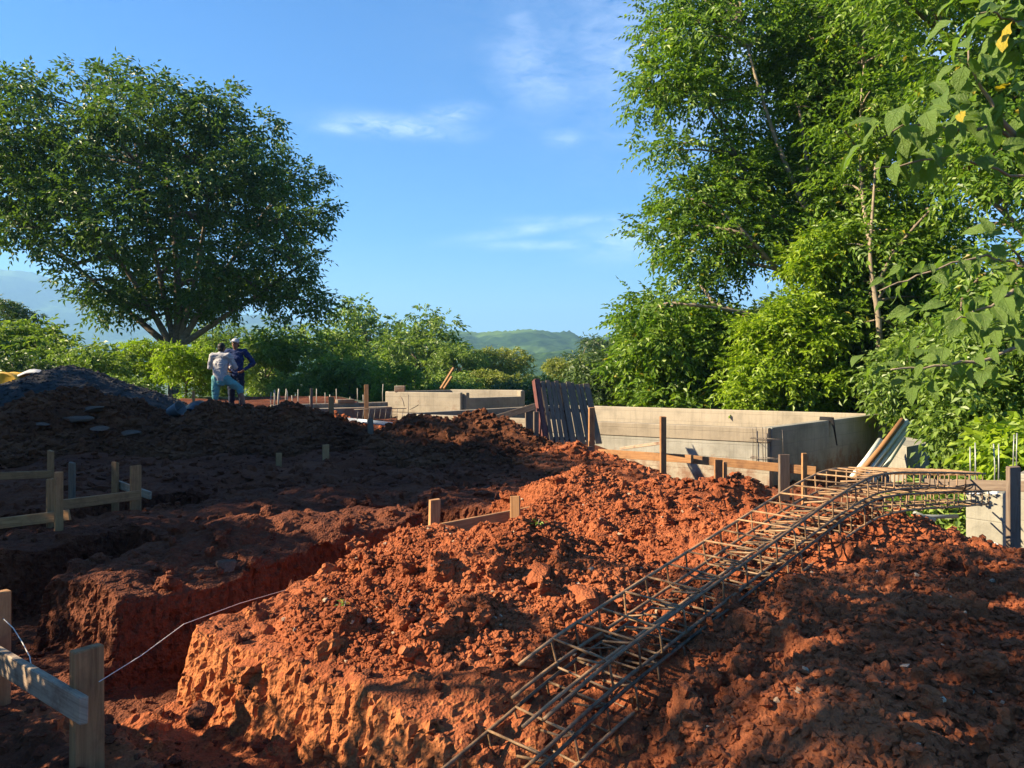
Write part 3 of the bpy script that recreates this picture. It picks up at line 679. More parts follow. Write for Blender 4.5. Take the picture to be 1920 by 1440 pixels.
# behind the foreground heap
batter('yellowish stake and rail half buried behind the sunlit foreground heap', [post(812, 936, 1025, 0.082, 5.45, (1, 0.5, 0), M_WOODL, 0.04, 0.3, 3), post(966, 930, 1010, 0.078, 5.75, (1, -0.2, 0), M_WOODL, 0.03, 0.3)],
       [(W(788, 1004, 5.35), W(1010, 960, 6.3), (0, 0, 1), 0.12, 0.028, M_WOODL)], W(812, 1025, 5.45))
# in front of the concrete tank
WA = np.array((-0.86, 0.51, 0)); WB = np.array((0.70, 0.71, 0))
batter('long orange plank rail on stakes before the concrete tank wall', [post(1243, 781, 890, 0.09, 11.4, (1, 0.2, 0), M_WOOD, 0.05), post(1508, 850, 912, 0.075, 10.9, (1, 0.2, 0), M_WOODL, 0.04), post(1470, 852, 915, 0.15, 11.1, (1, 0.1, 0), M_WOODG, 0.06)],
       [rail((1122, 849, 12.3), (1300, 861, 11.5), 0.13, 0.03, M_WOODL), rail((1262, 858, 11.7), (1530, 883, 11.0), 0.13, 0.03, M_WOODL), (W(1163, 841, 12.2), W(1243, 830, 11.5), (0, 0, 1), 0.05, 0.04, M_WOODP)], W(1243, 890, 11.4))
batter('bleached corner stakes with a rail below the leaning pallet', [post(1005, 772, 885, 0.085, 12.2, (1, 0.3, 0), M_WOODG, 0.04), post(1109, 764, 850, 0.10, 12.4, (1, 0.3, 0), M_WOOD, 0.05)],
       [rail((1008, 858, 12.15), (1112, 842, 12.35), 0.11, 0.03, M_WOODG)], W(1005, 885, 12.2))
stake(1347, 862, 912, 16, 9.3, 'short stump of two boards standing alone before the plank rail', (1, 0.2, 0), M_WOOD)
stake(1359, 866, 912, 8, 9.33, 'thin lath nailed against the short board stump', (1, -1.2, 0), M_WOODL)
stake(523, 849, 905, 11, 10.2, 'pale stake in the dark heap, left one of the close pair', (1, 0.3, 0), M_WOODL)
stake(611, 834, 893, 12, 10.6, 'pale stake in the dark heap, right one of the close pair', (1, 0.3, 0), M_WOODL)
stake(621, 744, 818, 10, 14.4, 'tall stake beside the small sunlit earth heap', (1, 0.3, 0), M_WOOD)
stake(697, 786, 850, 11, 12.2, 'dark stake standing before the bundle of loose steel bars', (1, 0.3, 0), M_WOODG, (-3, 0))
stake(584, 728, 790, 5, 17.3, 'slim dark post in front of the low foundation wall', (1, 0.3, 0), M_WOODG)
stake(1062, 909, 935, 17, 7.6, 'short grey stake just behind the crest of the sunlit heap', (1, 0.3, 0), M_WOODG)
stake(1259, 955, 985, 14, 6.6, 'short sawn stub in the hollow behind the rebar cages', (1, -0.6, 0), M_WOOD)
stake(256, 745, 775, 6, 15.0, 'small pale peg between the gravel pile and the workers', (1, 0.3, 0), M_WOODL)
stake(363, 733, 775, 5, 16.4, 'thin pale peg left of the workers before the yellow bush', (1, 0.3, 0), M_WOODL)

# string line
def curve_pts(P, n=8):
    P = np.array(P, float); out = []
    for i in range(len(P) - 1):
        for k in range(n): out.append(P[i] + (P[i + 1] - P[i]) * k / n)
    out.append(P[-1]); return np.array(out)
M_STRING = simple_mat('white_string', (0.62, 0.58, 0.52), 0.8)
sp_ = [W(186, 1278, 2.76), W(265, 1229, 3.2), W(345, 1170, 3.72), W(450, 1131, 4.1), W(640, 1076, 4.75), W(790, 1012, 5.36)]
V, Fc = tube_geo(curve_pts(sp_), 0.0019, 5)
tag(link('string_line', mesh_np('string_line', V, Fc, M_STRING, True)), 'white mason string stretched from the near stake along the earth block', 'string')
V, Fc = tube_geo(curve_pts([W(6, 1160, 3.25), W(25, 1178, 3.2), W(42, 1205, 3.1), W(56, 1232, 3.0), W(58, 1246, 2.97)]), 0.002, 5)
tag(link('string_line', mesh_np('string_line', V, Fc, M_STRING, True)), 'slack loop of thin string hanging behind the whitish rail', 'string')

# ------------------------------------------------------------------ reinforcement cages
CD = np.array((0.72, 0.695)); CD = CD / np.linalg.norm(CD); CN = np.array((CD[1], -CD[0]))
def cage_path(s, dz=0.0):
    """top left bar of the stacked cages: s metres along"""
    z = np.interp(s, [-1.0, -0.6, 0, 0.8, 1.6, 2.3, 2.75, 3.2, 3.8, 4.6, 5.6], [0.17, 0.27, 0.44, 0.590, 0.735, 0.855, 0.905, 0.882, 0.82, 0.735, 0.635])
    return np.stack((0.163 + CD[0] * s, 3.2 + CD[1] * s, z + dz), -1)
SS_ = np.linspace(-1.0, 5.6, 400); ZS_ = np.convolve(np.pad(cage_path(SS_)[:, 2], 10, 'edge'), np.ones(21) / 21, 'valid')
def cage_pt(s, dz=0.0):
    p = cage_path(s); p[..., 2] = np.interp(s, SS_, ZS_) + dz; return p
CW, CH = 0.33, 0.13
def stirrup_mesh(seed):
    r = random.Random(seed); w, h = CW + r.uniform(-0.01, 0.012), CH + r.uniform(-0.008, 0.006); j = lambda: r.uniform(-0.006, 0.006)
    c = 0.018
    pts = [(0.10, -0.05 + j(), 0.012), (0.02, -0.004, 0.006), (c, 0, 0.0), (w - c, j() * 0.5, 0), (w, 0, -c), (w, j(), -h + c), (w - c, j(), -h), (c, j(), -h), (0, j(), -h + c), (0, j(), -c), (0.004, 0.004, -0.004)]
    # x across, y along, z up ; hooks turn inwards at the right hand top corner
    hook1 = [(w - 0.006, 0.006, -0.004), (w - 0.05, -0.012 + j(), -0.018), (w - 0.16, -0.03 + j() * 2, -0.03 + j())]
    hook2 = [(w - 0.008, 0.01, -0.006), (w - 0.05, 0.02 + j(), -0.022), (w - 0.15, 0.045 + j() * 2, -0.036 + j())]
    inner = [(w * 0.30, 0.02, -0.002), (w * 0.30, 0.02 + j(), -h + 0.004)]
    body = [p for p in pts[2:]] + [pts[2]]
    parts = [tube_geo(body, 0.0052, 7), tube_geo(hook1, 0.005, 7), tube_geo(hook2, 0.005, 7)]
    if r.random() < 0.5: parts.append(tube_geo([(0.0, 0.0, -h + 0.006), (w * 0.45, 0.05, -h + 0.03)], 0.0042, 5))
    V, Fc = join_geo(parts); return mesh_np('stirrup', V, Fc, M_STEEL, True)
STIR = [stirrup_mesh(k) for k in range(7)]
def cage(label, dz, s0, s1, shift, seed, ends):
    r = random.Random(seed); o0 = cage_pt(np.array([0.0]), dz)[0]
    T = thing('rebar_cage', label, 'rebar cage', o0, 'stacked rebar cages')
    for k, (a, b) in enumerate(((0.004, -0.006), (CW - 0.004, -0.006), (0.004, -CH + 0.006), (CW - 0.004, -CH + 0.006), (CW * 0.5, -CH + 0.008))):
        s = np.linspace(s0 - ends[k % len(ends)], s1 + r.uniform(-0.05, 0.08), 60); p = cage_pt(s, dz) - o0
        p[:, :2] += CN * (a + shift); p[:, 2] += b + 0.003 * np.sin(s * 3 + k)
        V, Fc = tube_geo(p, 0.0078, 8); link('bar', mesh_np('bar', V, Fc, M_STEEL, True), T)
    s = s0 + 0.04; i = 0
    while s < s1:
        p = cage_pt(np.array([s]), dz)[0]; q = cage_pt(np.array([s + 0.02]), dz)[0]; sl = (q[2] - p[2]) / 0.02
        o = link('stirrup', STIR[(i * 3 + seed) % 7], T); ydir = Vector((CD[0], CD[1], sl)).normalized(); xdir = Vector((CN[0], CN[1], 0)); zdir = xdir.cross(ydir)
        M = Matrix((xdir, ydir, zdir)).transposed().to_4x4(); M = M @ Matrix.Rotation(r.uniform(-0.05, 0.05), 4, 'Z')
        M.translation = Vector(p - o0 + np.array((*(CN * shift), 0.0))); o.matrix_local = M
        s += 0.170 + r.uniform(-0.018, 0.018); i += 1
    return T
cage('upper of the long rusty steel cages lying across the red heap', 0.0, -0.03, 5.35, 0.0, 3, (0.16, 0.35, 0.2, 0.42, 0.3))
cage('lower of the long rusty steel cages lying across the red heap', -0.152, -0.42, 5.45, 0.015, 5, (0.40, 0.5, 0.45, 0.6, 0.35))

# ------------------------------------------------------------------ concrete
def wall_part(name, p0, p1, z0, z1, th, mat, parent, origin, inset=0.0):
    p0 = np.array((*p0, 0.0)); p1 = np.array((*p1, 0.0)); ax = (p1 - p0) / np.linalg.norm(p1 - p0); mid = np.array((0, 0, (z0 + z1) / 2))
    V, Fc = beam_geo(p0 + mid - origin, p1 + mid - origin, (0, 0, 1), z1 - z0, th, 0.012)
    return link(name, mesh_np(name, V, Fc, mat), parent)
def vert_bar(p, h, r=0.006): return tube_geo(np.array([(p[0], p[1], p[2]), (p[0] + random.uniform(-.01, .01), p[1], p[2] + h * 0.5), (p[0] + random.uniform(-.015, .015), p[1], p[2] + h)]), r, 6)
def build_tank():
    K0 = np.array((4.5, 13.3)); a = WA[:2] / np.linalg.norm(WA[:2]); b = WB[:2] / np.linalg.norm(WB[:2]); o0 = np.array((*K0, -0.6))
    T = thing('concrete_tank', 'long open concrete tank with a lit inner wall beside the leaning pallet', 'concrete tank', o0)
    La, Lb, zt = 8.2, 5.55, 0.53; th = 0.20
    wall_part('wall', K0 - a * 0.1, K0 + a * La, 0.27, zt, th, M_CONC, T, o0)
    wall_part('block_course', K0 - a * 0.085 , K0 + a * La, -0.12, 0.268, th - 0.03, M_CONCD, T, o0)
    wall_part('footing', K0 - a * 0.16 - b * 0.06, K0 + a * La - b * 0.06, -0.75, -0.122, th + 0.1, M_CONCL, T, o0)
    wall_part('wall', K0 + b * 0.102, K0 + b * Lb, -0.75, zt + 0.004, th, M_CONCG, T, o0)
    wall_part('wall', K0 + b * Lb - a * 0.3, K0 + b * Lb + a * La, -0.75, zt + 0.008, th, M_CONCL, T, o0)
    wall_part('wall', K0 + a * (La + 0.1), K0 + a * (La + 0.1) + b * Lb, -0.75, zt - 0.003, th, M_CONC, T, o0)
    # starter bars at the near corner
    parts = []
    for du, dv in ((0.0, -0.16), (0.22, -0.16), (-0.28, -0.13), (-0.02, -0.30), (0.12, -0.24)):
        q = K0 + a * (du - 0.1) + b * dv; e = vert_bar((q[0] - o0[0], q[1] - o0[1], -0.1 - o0[2]), 0.62 + random.uniform(0, 0.1)); parts.append(e)
        link('starter_bar', mesh_np('starter_bar', e[0], e[1], M_STEELD, True), T)
    for zz in (0.02, 0.36):
        ring = [K0 + a * 0.14 + b * -0.15, K0 + a * -0.38 + b * -0.14, K0 + a * -0.36 + b * -0.3, K0 + a * 0.1 + b * -0.31, K0 + a * 0.14 + b * -0.15]
        e = tube_geo([(r_[0] - o0[0], r_[1] - o0[1], zz - o0[2]) for r_ in ring], 0.005, 5); link('tie', mesh_np('tie', e[0], e[1], M_STEELD, True), T)
    # black hose end hanging over the side wall
    s0 = K0 + b * 2.7; pts = [np.array((*(s0 + np.array((-0.1, 0.02))), zt + 0.03)), np.array((*(s0 + np.array((0.10, -0.10))), zt + 0.02)), np.array((*(s0 + np.array((0.13, -0.13))), zt - 0.15)), np.array((*(s0 + np.array((0.2, -0.1))), zt - 0.5))]
    e = tube_geo(np.array(pts), (0.05, 0.06, 0.02, 0.012), 7); tag(link('black_rag', mesh_np('black_rag', e[0], e[1], simple_mat('black_cloth', (0.012, 0.012, 0.014), 0.9), True)), 'black rag with a dangling cord over the tank side wall', 'rag')
build_tank()
def build_basin():
    K = np.array((-1.35, 20.0)); L = np.array((-3.48, 20.7)); R = np.array((0.32, 21.4)); Bk = L + R - K; o0 = np.array((*K, 0.0)); th = 0.16
    T = thing('concrete_basin', 'raised square concrete basin with a cream block on its rim', 'concrete basin', o0)
    wall_part('wall', K, L, 0.385, 0.94, th, M_CONCL, T, o0)
    d = (R - K) / np.linalg.norm(R - K)
    wall_part('wall', K + d * 0.1, R - d * 0.1, 0.388, 0.79, th, M_CONC, T, o0)
    wall_part('corner_post', K + d * 0.085, K + d * 0.2, 0.39, 0.937, th + 0.01, M_CONC, T, o0)
    wall_part('corner_post', R - d * 0.16, R, 0.39, 0.945, th + 0.01, M_CONC, T, o0)
    wall_part('wall', L, Bk, 0.387, 0.95, th, M_CONC, T, o0)
    wall_part('wall', R, Bk, 0.384, 0.965, th, M_CONCL, T, o0)
    e2 = (L - K) / np.linalg.norm(L - K)
    wall_part('footing', K - d * 0.18 - e2 * 0.25, L - d * 0.18 + e2 * 1.4, -0.1, 0.38, 0.5, M_CONC, T, o0)
    wall_part('footing', K - e2 * 0.18 + d * 0.1, R - e2 * 0.18 + d * 0.1, -0.1, 0.376, 0.42, M_CONC, T, o0)
    p = W(750, 735, 20.6); V, Fc = box_geo(-0.14, 0.14, -0.09, 0.09, 0, 0.17); tag(link('concrete_block', mesh_np('concrete_block', V, Fc, M_CONCL), None, (p[0], p[1], 0.94)), 'cream coloured block standing on the basin rim', 'block')
build_basin()
def build_lowwall():
    A = W(508, 760, 18.2)[:2]; B = W(725, 757, 19.8)[:2]; o0 = np.array((*A, 0.3)); T = thing('foundation_wall', 'low concrete foundation wall bristling with thin starter bars', 'foundation wall', o0)
    n = np.array((0.35, -0.94))
    wall_part('wall', A, B, 0.2, 0.70, 0.2, M_CONC, T, o0); wall_part('footing', A + n * 0.35, B + n * 0.3, 0.1, 0.595, 0.45, M_CONC, T, o0)
    V, Fc = box_geo(-0.22, 0.22, -0.14, 0.14, 0, 0.09); p = A + (B - A) * 0.62; o = link('raised_block', mesh_np('raised_block', V, Fc, M_CONC), T, tuple(np.array((*p, 0.703)) - o0)); o.rotation_euler.z = 0.5
    V, Fc = box_geo(-0.1, 0.1, -0.1, 0.1, 0, 0.1); p = A + (B - A) * 0.05 + n * 0.3; link('pale_cap', mesh_np('pale_cap', V, Fc, M_CONCL), T, tuple(np.array((*p, 0.6)) - o0))
    M_STARTER = simple_mat('pale_starter_bar', (0.34, 0.31, 0.26), 0.7)
    for (px, yt, r_) in ((502, 735, .010), (514, 731, .02), (521, 729, .022), (534, 729, .011), (537, 732, .010), (556, 730, .010), (577, 742, .012), (589, 729, .011), (614, 740, .013), (627, 729, .010), (652, 744, .010), (667, 728, .011), (678, 740, .012), (717, 720, .010), (545, 741, .009), (605, 736, .009)):
        k = (px - 508) / (725 - 508); p = A + (B - A) * np.clip(k, 0, 1); d_ = p[1]; h = Z(yt, d_) - 0.66
        e = vert_bar((p[0] - o0[0] , p[1] - o0[1], 0.66 - o0[2]), h, r_); link('starter_bar', mesh_np('starter_bar', e[0], e[1], M_STARTER, True), T)
build_lowwall()
stake(687, 721, 792, 8, 18.6, 'tall pale post in front of the low foundation wall', (1, 0.1, 0), M_WOODL)
def loose_pole(label, a, b, w, t, mat, name='loose_plank', cat='plank', group=None):
    o = board(name, W(*a), W(*b), (0.3, 0, 1), w, t, mat); return tag(o, label, cat, group)
loose_pole('pale pole leaning up behind the basin, the longer one', (826, 729, 22.5), (850, 690, 22.9), 0.07, 0.05, M_WOODL, 'leaning_pole', 'pole')
loose_pole('pale pole leaning up behind the basin, the shorter one', (832, 729, 22.7), (847, 706, 22.95), 0.06, 0.05, M_WOODL, 'leaning_pole', 'pole')
loose_pole('slanting plank resting on the twin peaked heap beside the pallet', (905, 792, 12.7), (1004, 762, 12.75), 0.11, 0.05, M_WOODG)
loose_pole('short broken plank sticking out of the twin peaked heap', (850, 786, 12.6), (885, 792, 12.5), 0.10, 0.03, M_WOODL)
loose_pole('thin plank lying in front of the low foundation wall', (540, 779, 17.0), (585, 784, 16.9), 0.08, 0.03, M_WOODP)
o = board('wooden_post', W(992, 840, 12.9), W(992, 760, 12.9), (1, 0.2, 0), 0.13, 0.09, M_WOODG); tag(o, 'squat weathered post propping the slanting plank', 'post')

# small cage and steel bundle
def small_cage():
    o0 = W(714, 790, 15.6); T = thing('rebar_cage', 'short dark rebar cage standing on the steel bundle', 'rebar cage', o0)
    for dy in (0, 0.3):
        for (ya, yb) in ((768, 766), (789, 790)):
            p0 = W(664, ya, 15.4 + dy) - o0; p1 = W(762, yb, 15.6 + dy) - o0; e = tube_geo([p0, (p0 + p1) / 2 + (0, 0, 0.012), p1], 0.008, 5); link('bar', mesh_np('bar', e[0], e[1], M_STEELD, True), T)
    for k in range(9):
        x = 672 + k * 10.5; a = W(x, 767, 15.42) - o0; b = W(x - 3, 790, 15.42) - o0; c = W(x - 3, 789, 15.74) - o0; d_ = W(x, 767, 15.74) - o0
        e = tube_geo([a, b, c, d_, a], 0.006, 5); link('stirrup', mesh_np('stirrup', e[0], e[1], M_STEELD, True), T)
    for (x0, y0, x1, y1) in ((764, 790, 766, 740), (753, 745, 758, 762), (768, 768, 785, 759)):
        e = tube_geo([W(x0, y0, 15.6) - o0, (W(x0, y0, 15.6) + W(x1, y1, 15.7)) / 2 - o0 + (0.01, 0, 0), W(x1, y1, 15.7) - o0], 0.007, 5); link('bar', mesh_np('bar', e[0], e[1], M_STEELD, True), T)
small_cage()
def bundle():
    o0 = W(712, 797, 14.9); T = thing('steel_bundle', 'bundle of loose bluish steel bars lying flat before the basin', 'steel bars', o0); Mb = simple_mat('blue_grey_steel', (0.16, 0.18, 0.21), 0.4, 0.6, 0.2)
    for k in range(11):
        y = k * 0.055; p0 = W(650, 793, 14.6 + y * 1.6) - o0; p1 = W(776, 803, 14.3 + y * 1.6) - o0; p0[2] = p1[2] = 0; p0[2] += 0.10; p1[2] -= 0.03
        e = tube_geo([p0, (p0 + p1) / 2 + (0, 0, random.uniform(-.01, .015)), p1], 0.013, 6); link('bar', mesh_np('bar', e[0], e[1], Mb, True), T)
bundle()

# pallet
def pallet():
    o0 = W(1062, 838, 12.9); T = thing('wooden_pallet', 'upright weathered pallet with gaps between its slats and a red edge', 'pallet', o0)
    BL, BR, TL, TR = W(1022, 838, 12.75), W(1128, 836, 13.15), W(1004, 713, 13.15), W(1103, 722, 13.6)
    nrm = np.cross(BR - BL, TL - BL); nrm /= np.linalg.norm(nrm); nrm = nrm if nrm[1] < 0 else -nrm
    P = lambda a, b, off=0.0: BL + (BR - BL) * a + (TL - BL + (TR - TL - BR + BL) * a) * b + nrm * off - o0
    side = (BR - BL) / np.linalg.norm(BR - BL)
    r = random.Random(4); xs = [0.105, 0.195, 0.285, 0.37, 0.475, 0.585, 0.66, 0.745, 0.825, 0.93]; ws = [0.075, 0.08, 0.08, 0.075, 0.11, 0.09, 0.075, 0.075, 0.07, 0.12]
    for x, w in zip(xs, ws):
        y0 = r.uniform(-0.01, 0.02); o = board('slat', P(x + r.uniform(-.004, .004), y0, 0.06), P(x + r.uniform(-.006, .006), 1 + r.uniform(-0.03, 0.01), 0.06), side, w, 0.016, M_WOODG, T, (0, 0, 0))
    for b in (0.12, 0.56, 0.93): board('stringer', P(0.02, b, 0.0), P(0.99, b, 0.0), nrm, 0.095, 0.04, M_WOODG, T, (0, 0, 0))
    for x in (0.15, 0.5, 0.85): board('back_slat', P(x, 0, -0.058), P(x, 1, -0.058), side, 0.09, 0.016, M_WOODG, T, (0, 0, 0))
    board('red_edge_board', P(0.02, -0.01, 0.045), P(0.02, 1.01, 0.045), side, 0.085, 0.02, M_REDW, T, (0, 0, 0)); board('red_edge_board', P(-0.035, 0, 0.0), P(-0.035, 1.0, 0.0), nrm, 0.12, 0.02, M_REDW, T, (0, 0, 0))
pallet()

# pale pipes leaning on the concrete block
o0 = np.array((7.0, 12.2, -0.5))
M_PIPE = simple_mat('pale_plastic_pipe', (0.58, 0.60, 0.52), 0.45, 0, 0.12, 8)
for k, (xa, ya, xb, yb, lab) in enumerate(((1612, 885, 1692, 787, 'thin pale pipe leaning beside the tank end, outermost of the bundle'), (1624, 888, 1700, 789, 'thin pale pipe leaning beside the tank end, second of the bundle'), (1635, 890, 1706, 795, 'thin pale pipe leaning beside the tank end, third of the bundle'), (1645, 893, 1694, 822, 'short pale pipe leaning beside the tank end before the concrete block'), (1606, 882, 1650, 825, 'short pale pipe leaning against the tank end wall'))):
    a = W(xa - 8, ya + 12, 12.6 + 0.05 * k); b = W(xb, yb, 13.4 + 0.05 * k); V, Fc = tube_geo(np.array([a, (a + b) / 2 - (0, 0, 0.02), b]), 0.045, 12); tag(link('pipe', mesh_np('pipe', V, Fc, M_PIPE if k != 0 else M_WOODL, True)), lab, 'pipe', 'pale pipes leaning by the tank')
# concrete block beyond, piers with starter bars
def block_thing(name, label, cat, p_l, p_c, p_r, ztop, zbot, mat, rough=False):
    """box from three plan corners: left, near corner, right"""
    l, c_, r_ = (np.array(p[:2]) for p in (p_l, p_c, p_r)); far = l + r_ - c_; o0 = np.array((*c_, zbot)); pl = [c_, r_, far, l]
    V = [(*(p - c_), 0.0) for p in pl] + [(*(p - c_), ztop - zbot) for p in pl]; Q = [(3, 2, 1, 0), (4, 5, 6, 7)] + [(i, (i + 1) % 4, 4 + (i + 1) % 4, 4 + i) for i in range(4)]
    o = link(name, mesh_np(name, V, np.array(Q), mat), None, tuple(o0)); bv = o.modifiers.new('b', 'BEVEL'); bv.width = 0.012; bv.segments = 2
    return tag(o, label, cat)
cb = block_thing('concrete_block', 'dark grey concrete block behind the leaning pale pipes', 'concrete block', W(1655, 828, 15.0), W(1700, 838, 13.6), W(1743, 829, 14.4), Z(838, 13.6), -1.6, M_CONCG)
pier = block_thing('concrete_pier', 'square grey concrete pier with a rough whitish top', 'concrete pier', W(1811, 918, 7.25), W(1881, 925, 7.0), W(1893, 922, 7.35), Z(923, 7.1), -0.9, M_CONCG)
M_MORT = simple_mat('rough_mortar', (0.5, 0.52, 0.54), 0.9, 0, 0.2, 60, 0.01)
_r = np.random.default_rng(5); _q = np.stack((_r.uniform(-0.34, -0.01, 60), _r.uniform(0.02, 0.28, 60), np.full(60, Z(923, 7.1) + 0.9)), 1)
V, Fc = scatter_lumps(_q, _r.uniform(0.012, 0.03, 60), 6, 0.4); stuff_part('mortar_crust', (V, Fc), M_MORT, pier)
M_GALV = simple_mat('grey_starter_bar', (0.26, 0.27, 0.26), 0.5, 0.5)
for (px, yt, dd) in ((1828, 830, 7.2), (1864, 832, 7.15), (1872, 832, 7.3), (1819, 838, 7.3)):
    a = W(px, 920, dd); e = vert_bar(a - np.array(pier.location), Z(yt, dd) - a[2], 0.006); link('starter_bar', mesh_np('starter_bar', e[0], e[1], M_GALV, True), pier)
pier2 = block_thing('concrete_pier', 'pale concrete pier half hidden behind the tall dark stake', 'concrete pier', W(1908, 890, 8.3), W(1985, 893, 8.0), W(2000, 890, 8.4), Z(890, 8.2), -0.9, M_CONCG)
for (px, yt, dd) in ((1899, 815, 8.3), (1906, 812, 8.35), (1935, 812, 8.4)):
    a = W(px, 890, dd); e = vert_bar(a - np.array(pier2.location), Z(yt, dd) - a[2], 0.006); link('starter_bar', mesh_np('starter_bar', e[0], e[1], M_GALV, True), pier2)
batter('dark plank rail from the rebar cages to a tall stake by the pier', [post(1900, 874, 1075, 0.10, 5.6, (1, 0.2, 0), M_WOODG, 0.04)], [rail((1735, 906, 6.6), (1960, 913, 5.65), 0.085, 0.03, M_WOODG)], W(1900, 1060, 5.6))
# bucket by the pier
def bucket():
    o0 = W(1835, 1050, 6.5); o0[2] -= 0.12; T = thing('plastic_bucket', 'white plastic bucket with a lid beside the concrete pier', 'bucket', o0); Mw = simple_mat('white_plastic', (0.72, 0.72, 0.68), 0.4)
    h = Z(1017, 6.5) - o0[2]
    V, Fc = lathe_geo([(0.01, 0), (0.115, 0), (0.135, h * 0.7), (0.138, h * 0.72), (0.144, h * 0.74), (0.138, h * 0.78), (0.14, h - 0.02)], 24); link('body', mesh_np('body', V, Fc, Mw, True), T)
    V, Fc = lathe_geo([(0.15, h - 0.03), (0.152, h - 0.004), (0.145, h), (0.128, h - 0.002), (0.124, h - 0.014), (0.001, h - 0.012)], 24); link('lid', mesh_np('lid', V, Fc, Mw, True), T)
bucket()
for (xa, ya, xb, yb, dd, lab) in ((1716, 968, 1795, 968, 7.2, 'grey pipe lying behind the cages near the pier, the upper one'), (1715, 962, 1752, 975, 6.6, 'grey pipe lying behind the cages near the pier, the lower one')):
    V, Fc = tube_geo(np.array([W(xa, ya, dd), W((xa + xb) / 2, (ya + yb) / 2 + 1, dd + .05), W(xb, yb, dd + .1)]), 0.02, 8); tag(link('pipe', mesh_np('pipe', V, Fc, simple_mat('grey_pipe', (0.2, 0.21, 0.19), 0.5), True)), lab, 'pipe', 'grey pipes by the pier')

# yellow drum, tarp, tub, bag
def drum():
    c = W(2, 741, 20.0); T = thing('yellow_drum', 'yellow drum lying on its side with white letters beside the gravel pile', 'drum', (c[0], c[1], c[2] - 0.62)); My = simple_mat('yellow_paint', (0.50, 0.30, 0.045), 0.5, 0, 0.35, 6)
    prof = [(0.02, 0.0), (0.56, 0.0), (0.575, 0.02), (0.60, 0.03), (0.615, 0.0), (0.63, 0.0), (0.63, -0.04), (0.61, -0.06), (0.61, -0.5), (0.625, -0.52), (0.61, -0.54), (0.61, -1.1), (0.0, -1.1)]
    V, Fc = lathe_geo(prof, 40); R = np.array(Matrix.Rotation(math.radians(90), 3, 'X')); V = V @ R.T; V[:, 2] += 0.62
    link('body', mesh_np('body', V, Fc, My, True), T)
    Mw = simple_mat('white_letter_paint', (0.70, 0.72, 0.72), 0.6)
    for ch, x in (('U', -0.22), ('M', 0.26)):
        cu = bpy.data.curves.new('letter', 'FONT'); cu.body = ch; cu.size = 0.46; cu.align_x = 'CENTER'; cu.extrude = 0.001; cu.shear = 0.25; tmp = bpy.data.objects.new('tmp', cu); col.objects.link(tmp)
        me = bpy.data.meshes.new_from_object(tmp.evaluated_get(bpy.context.evaluated_depsgraph_get())); bpy.data.objects.remove(tmp); me.materials.clear(); me.materials.append(Mw)
        o = link('letter', me, T, (x, -0.012, 0.56)); o.rotation_euler = (math.radians(90), 0, 0)
drum()
def cloth(name, label, cat, x0, x1, y0, y1, zf, mat, seed):
    xs = np.linspace(x0, x1, 40); ys = np.linspace(y0, y1, 24); V, q = grid_sheet(xs, ys, zf); V[:, 2] += 0.04 * fbm(V * 3, 3, 0.5, seed); c = V.mean(0); c[2] = V[:, 2].min()
    o = link(name, mesh_np(name, V - c, q, mat, True), None, tuple(c)); so = o.modifiers.new('s', 'SOLIDIFY'); so.thickness = 0.004; return tag(o, label, cat)
pt = W(34, 692, 19.4)
cloth('tarpaulin', 'pale crumpled tarpaulin over the yellow drum and gravel pile', 'tarpaulin', pt[0] - 0.9, pt[0] + 0.75, 20.15, 21.6, lambda X, Y: pt[2] - 0.03 - 0.28 * ss(0.1, 0.8, np.abs(X - pt[0] + 0.2)) - 0.45 * ss(0.45, 0.8, np.abs(Y - 20.7)) + 0.03 * np.sin(X * 9 + Y * 4), simple_mat('pale_tarp', (0.34, 0.35, 0.37), 0.6, 0, 0.25, 5), 3)
pt2 = W(370, 753, 15.6)
cloth('black_sheet', 'crumpled black plastic sheet on the heap left of the workers', 'plastic sheet', pt2[0] - 0.35, pt2[0] + 0.35, 15.2, 16.1, lambda X, Y: pt2[2] - 0.2 * ss(0.0, 0.4, np.abs(X - pt2[0])) - 0.12 * ss(0.1, 0.5, np.abs(Y - 15.65)), simple_mat('black_plastic', (0.02, 0.022, 0.028), 0.35), 9)
def tub():
    p = W(330, 782, 14.3); T = thing('grey_tub', 'ribbed grey tub tipped over between the two dark heaps', 'tub', p); Mg = simple_mat('grey_rubber', (0.15, 0.15, 0.15), 0.65)
    prof = [(0.0, 0.0), (0.15, 0.0)] + [(0.15 + 0.004 * k + (0.008 if k % 2 else 0), 0.03 + 0.035 * k) for k in range(10)] + [(0.20, 0.37), (0.185, 0.37), (0.15, 0.02), (0.0, 0.02)]
    V, Fc = lathe_geo(prof, 28); R = np.array(Matrix.Rotation(math.radians(65), 3, 'Y') @ Matrix.Rotation(0.3, 3, 'X')); V = V @ R.T; V[:, 2] += 0.10; V[:, 0] -= 0.15
    V = V * 0.72; link('body', mesh_np('body', V, Fc, Mg, True), T)
    e = tube_geo(0.72 * np.array([(0.12, -0.17, 0.2), (0.2, -0.24, 0.24), (0.26, -0.2, 0.3)]), 0.008, 6); link('handle', mesh_np('handle', e[0], e[1], M_STEELD, True), T)
tub()

M_SLAB = soil_mat('slab_stone', (0.06, 0.038, 0.028), (0.10, 0.065, 0.048), (0.15, 0.10, 0.075), scale=2, bump=0.01)
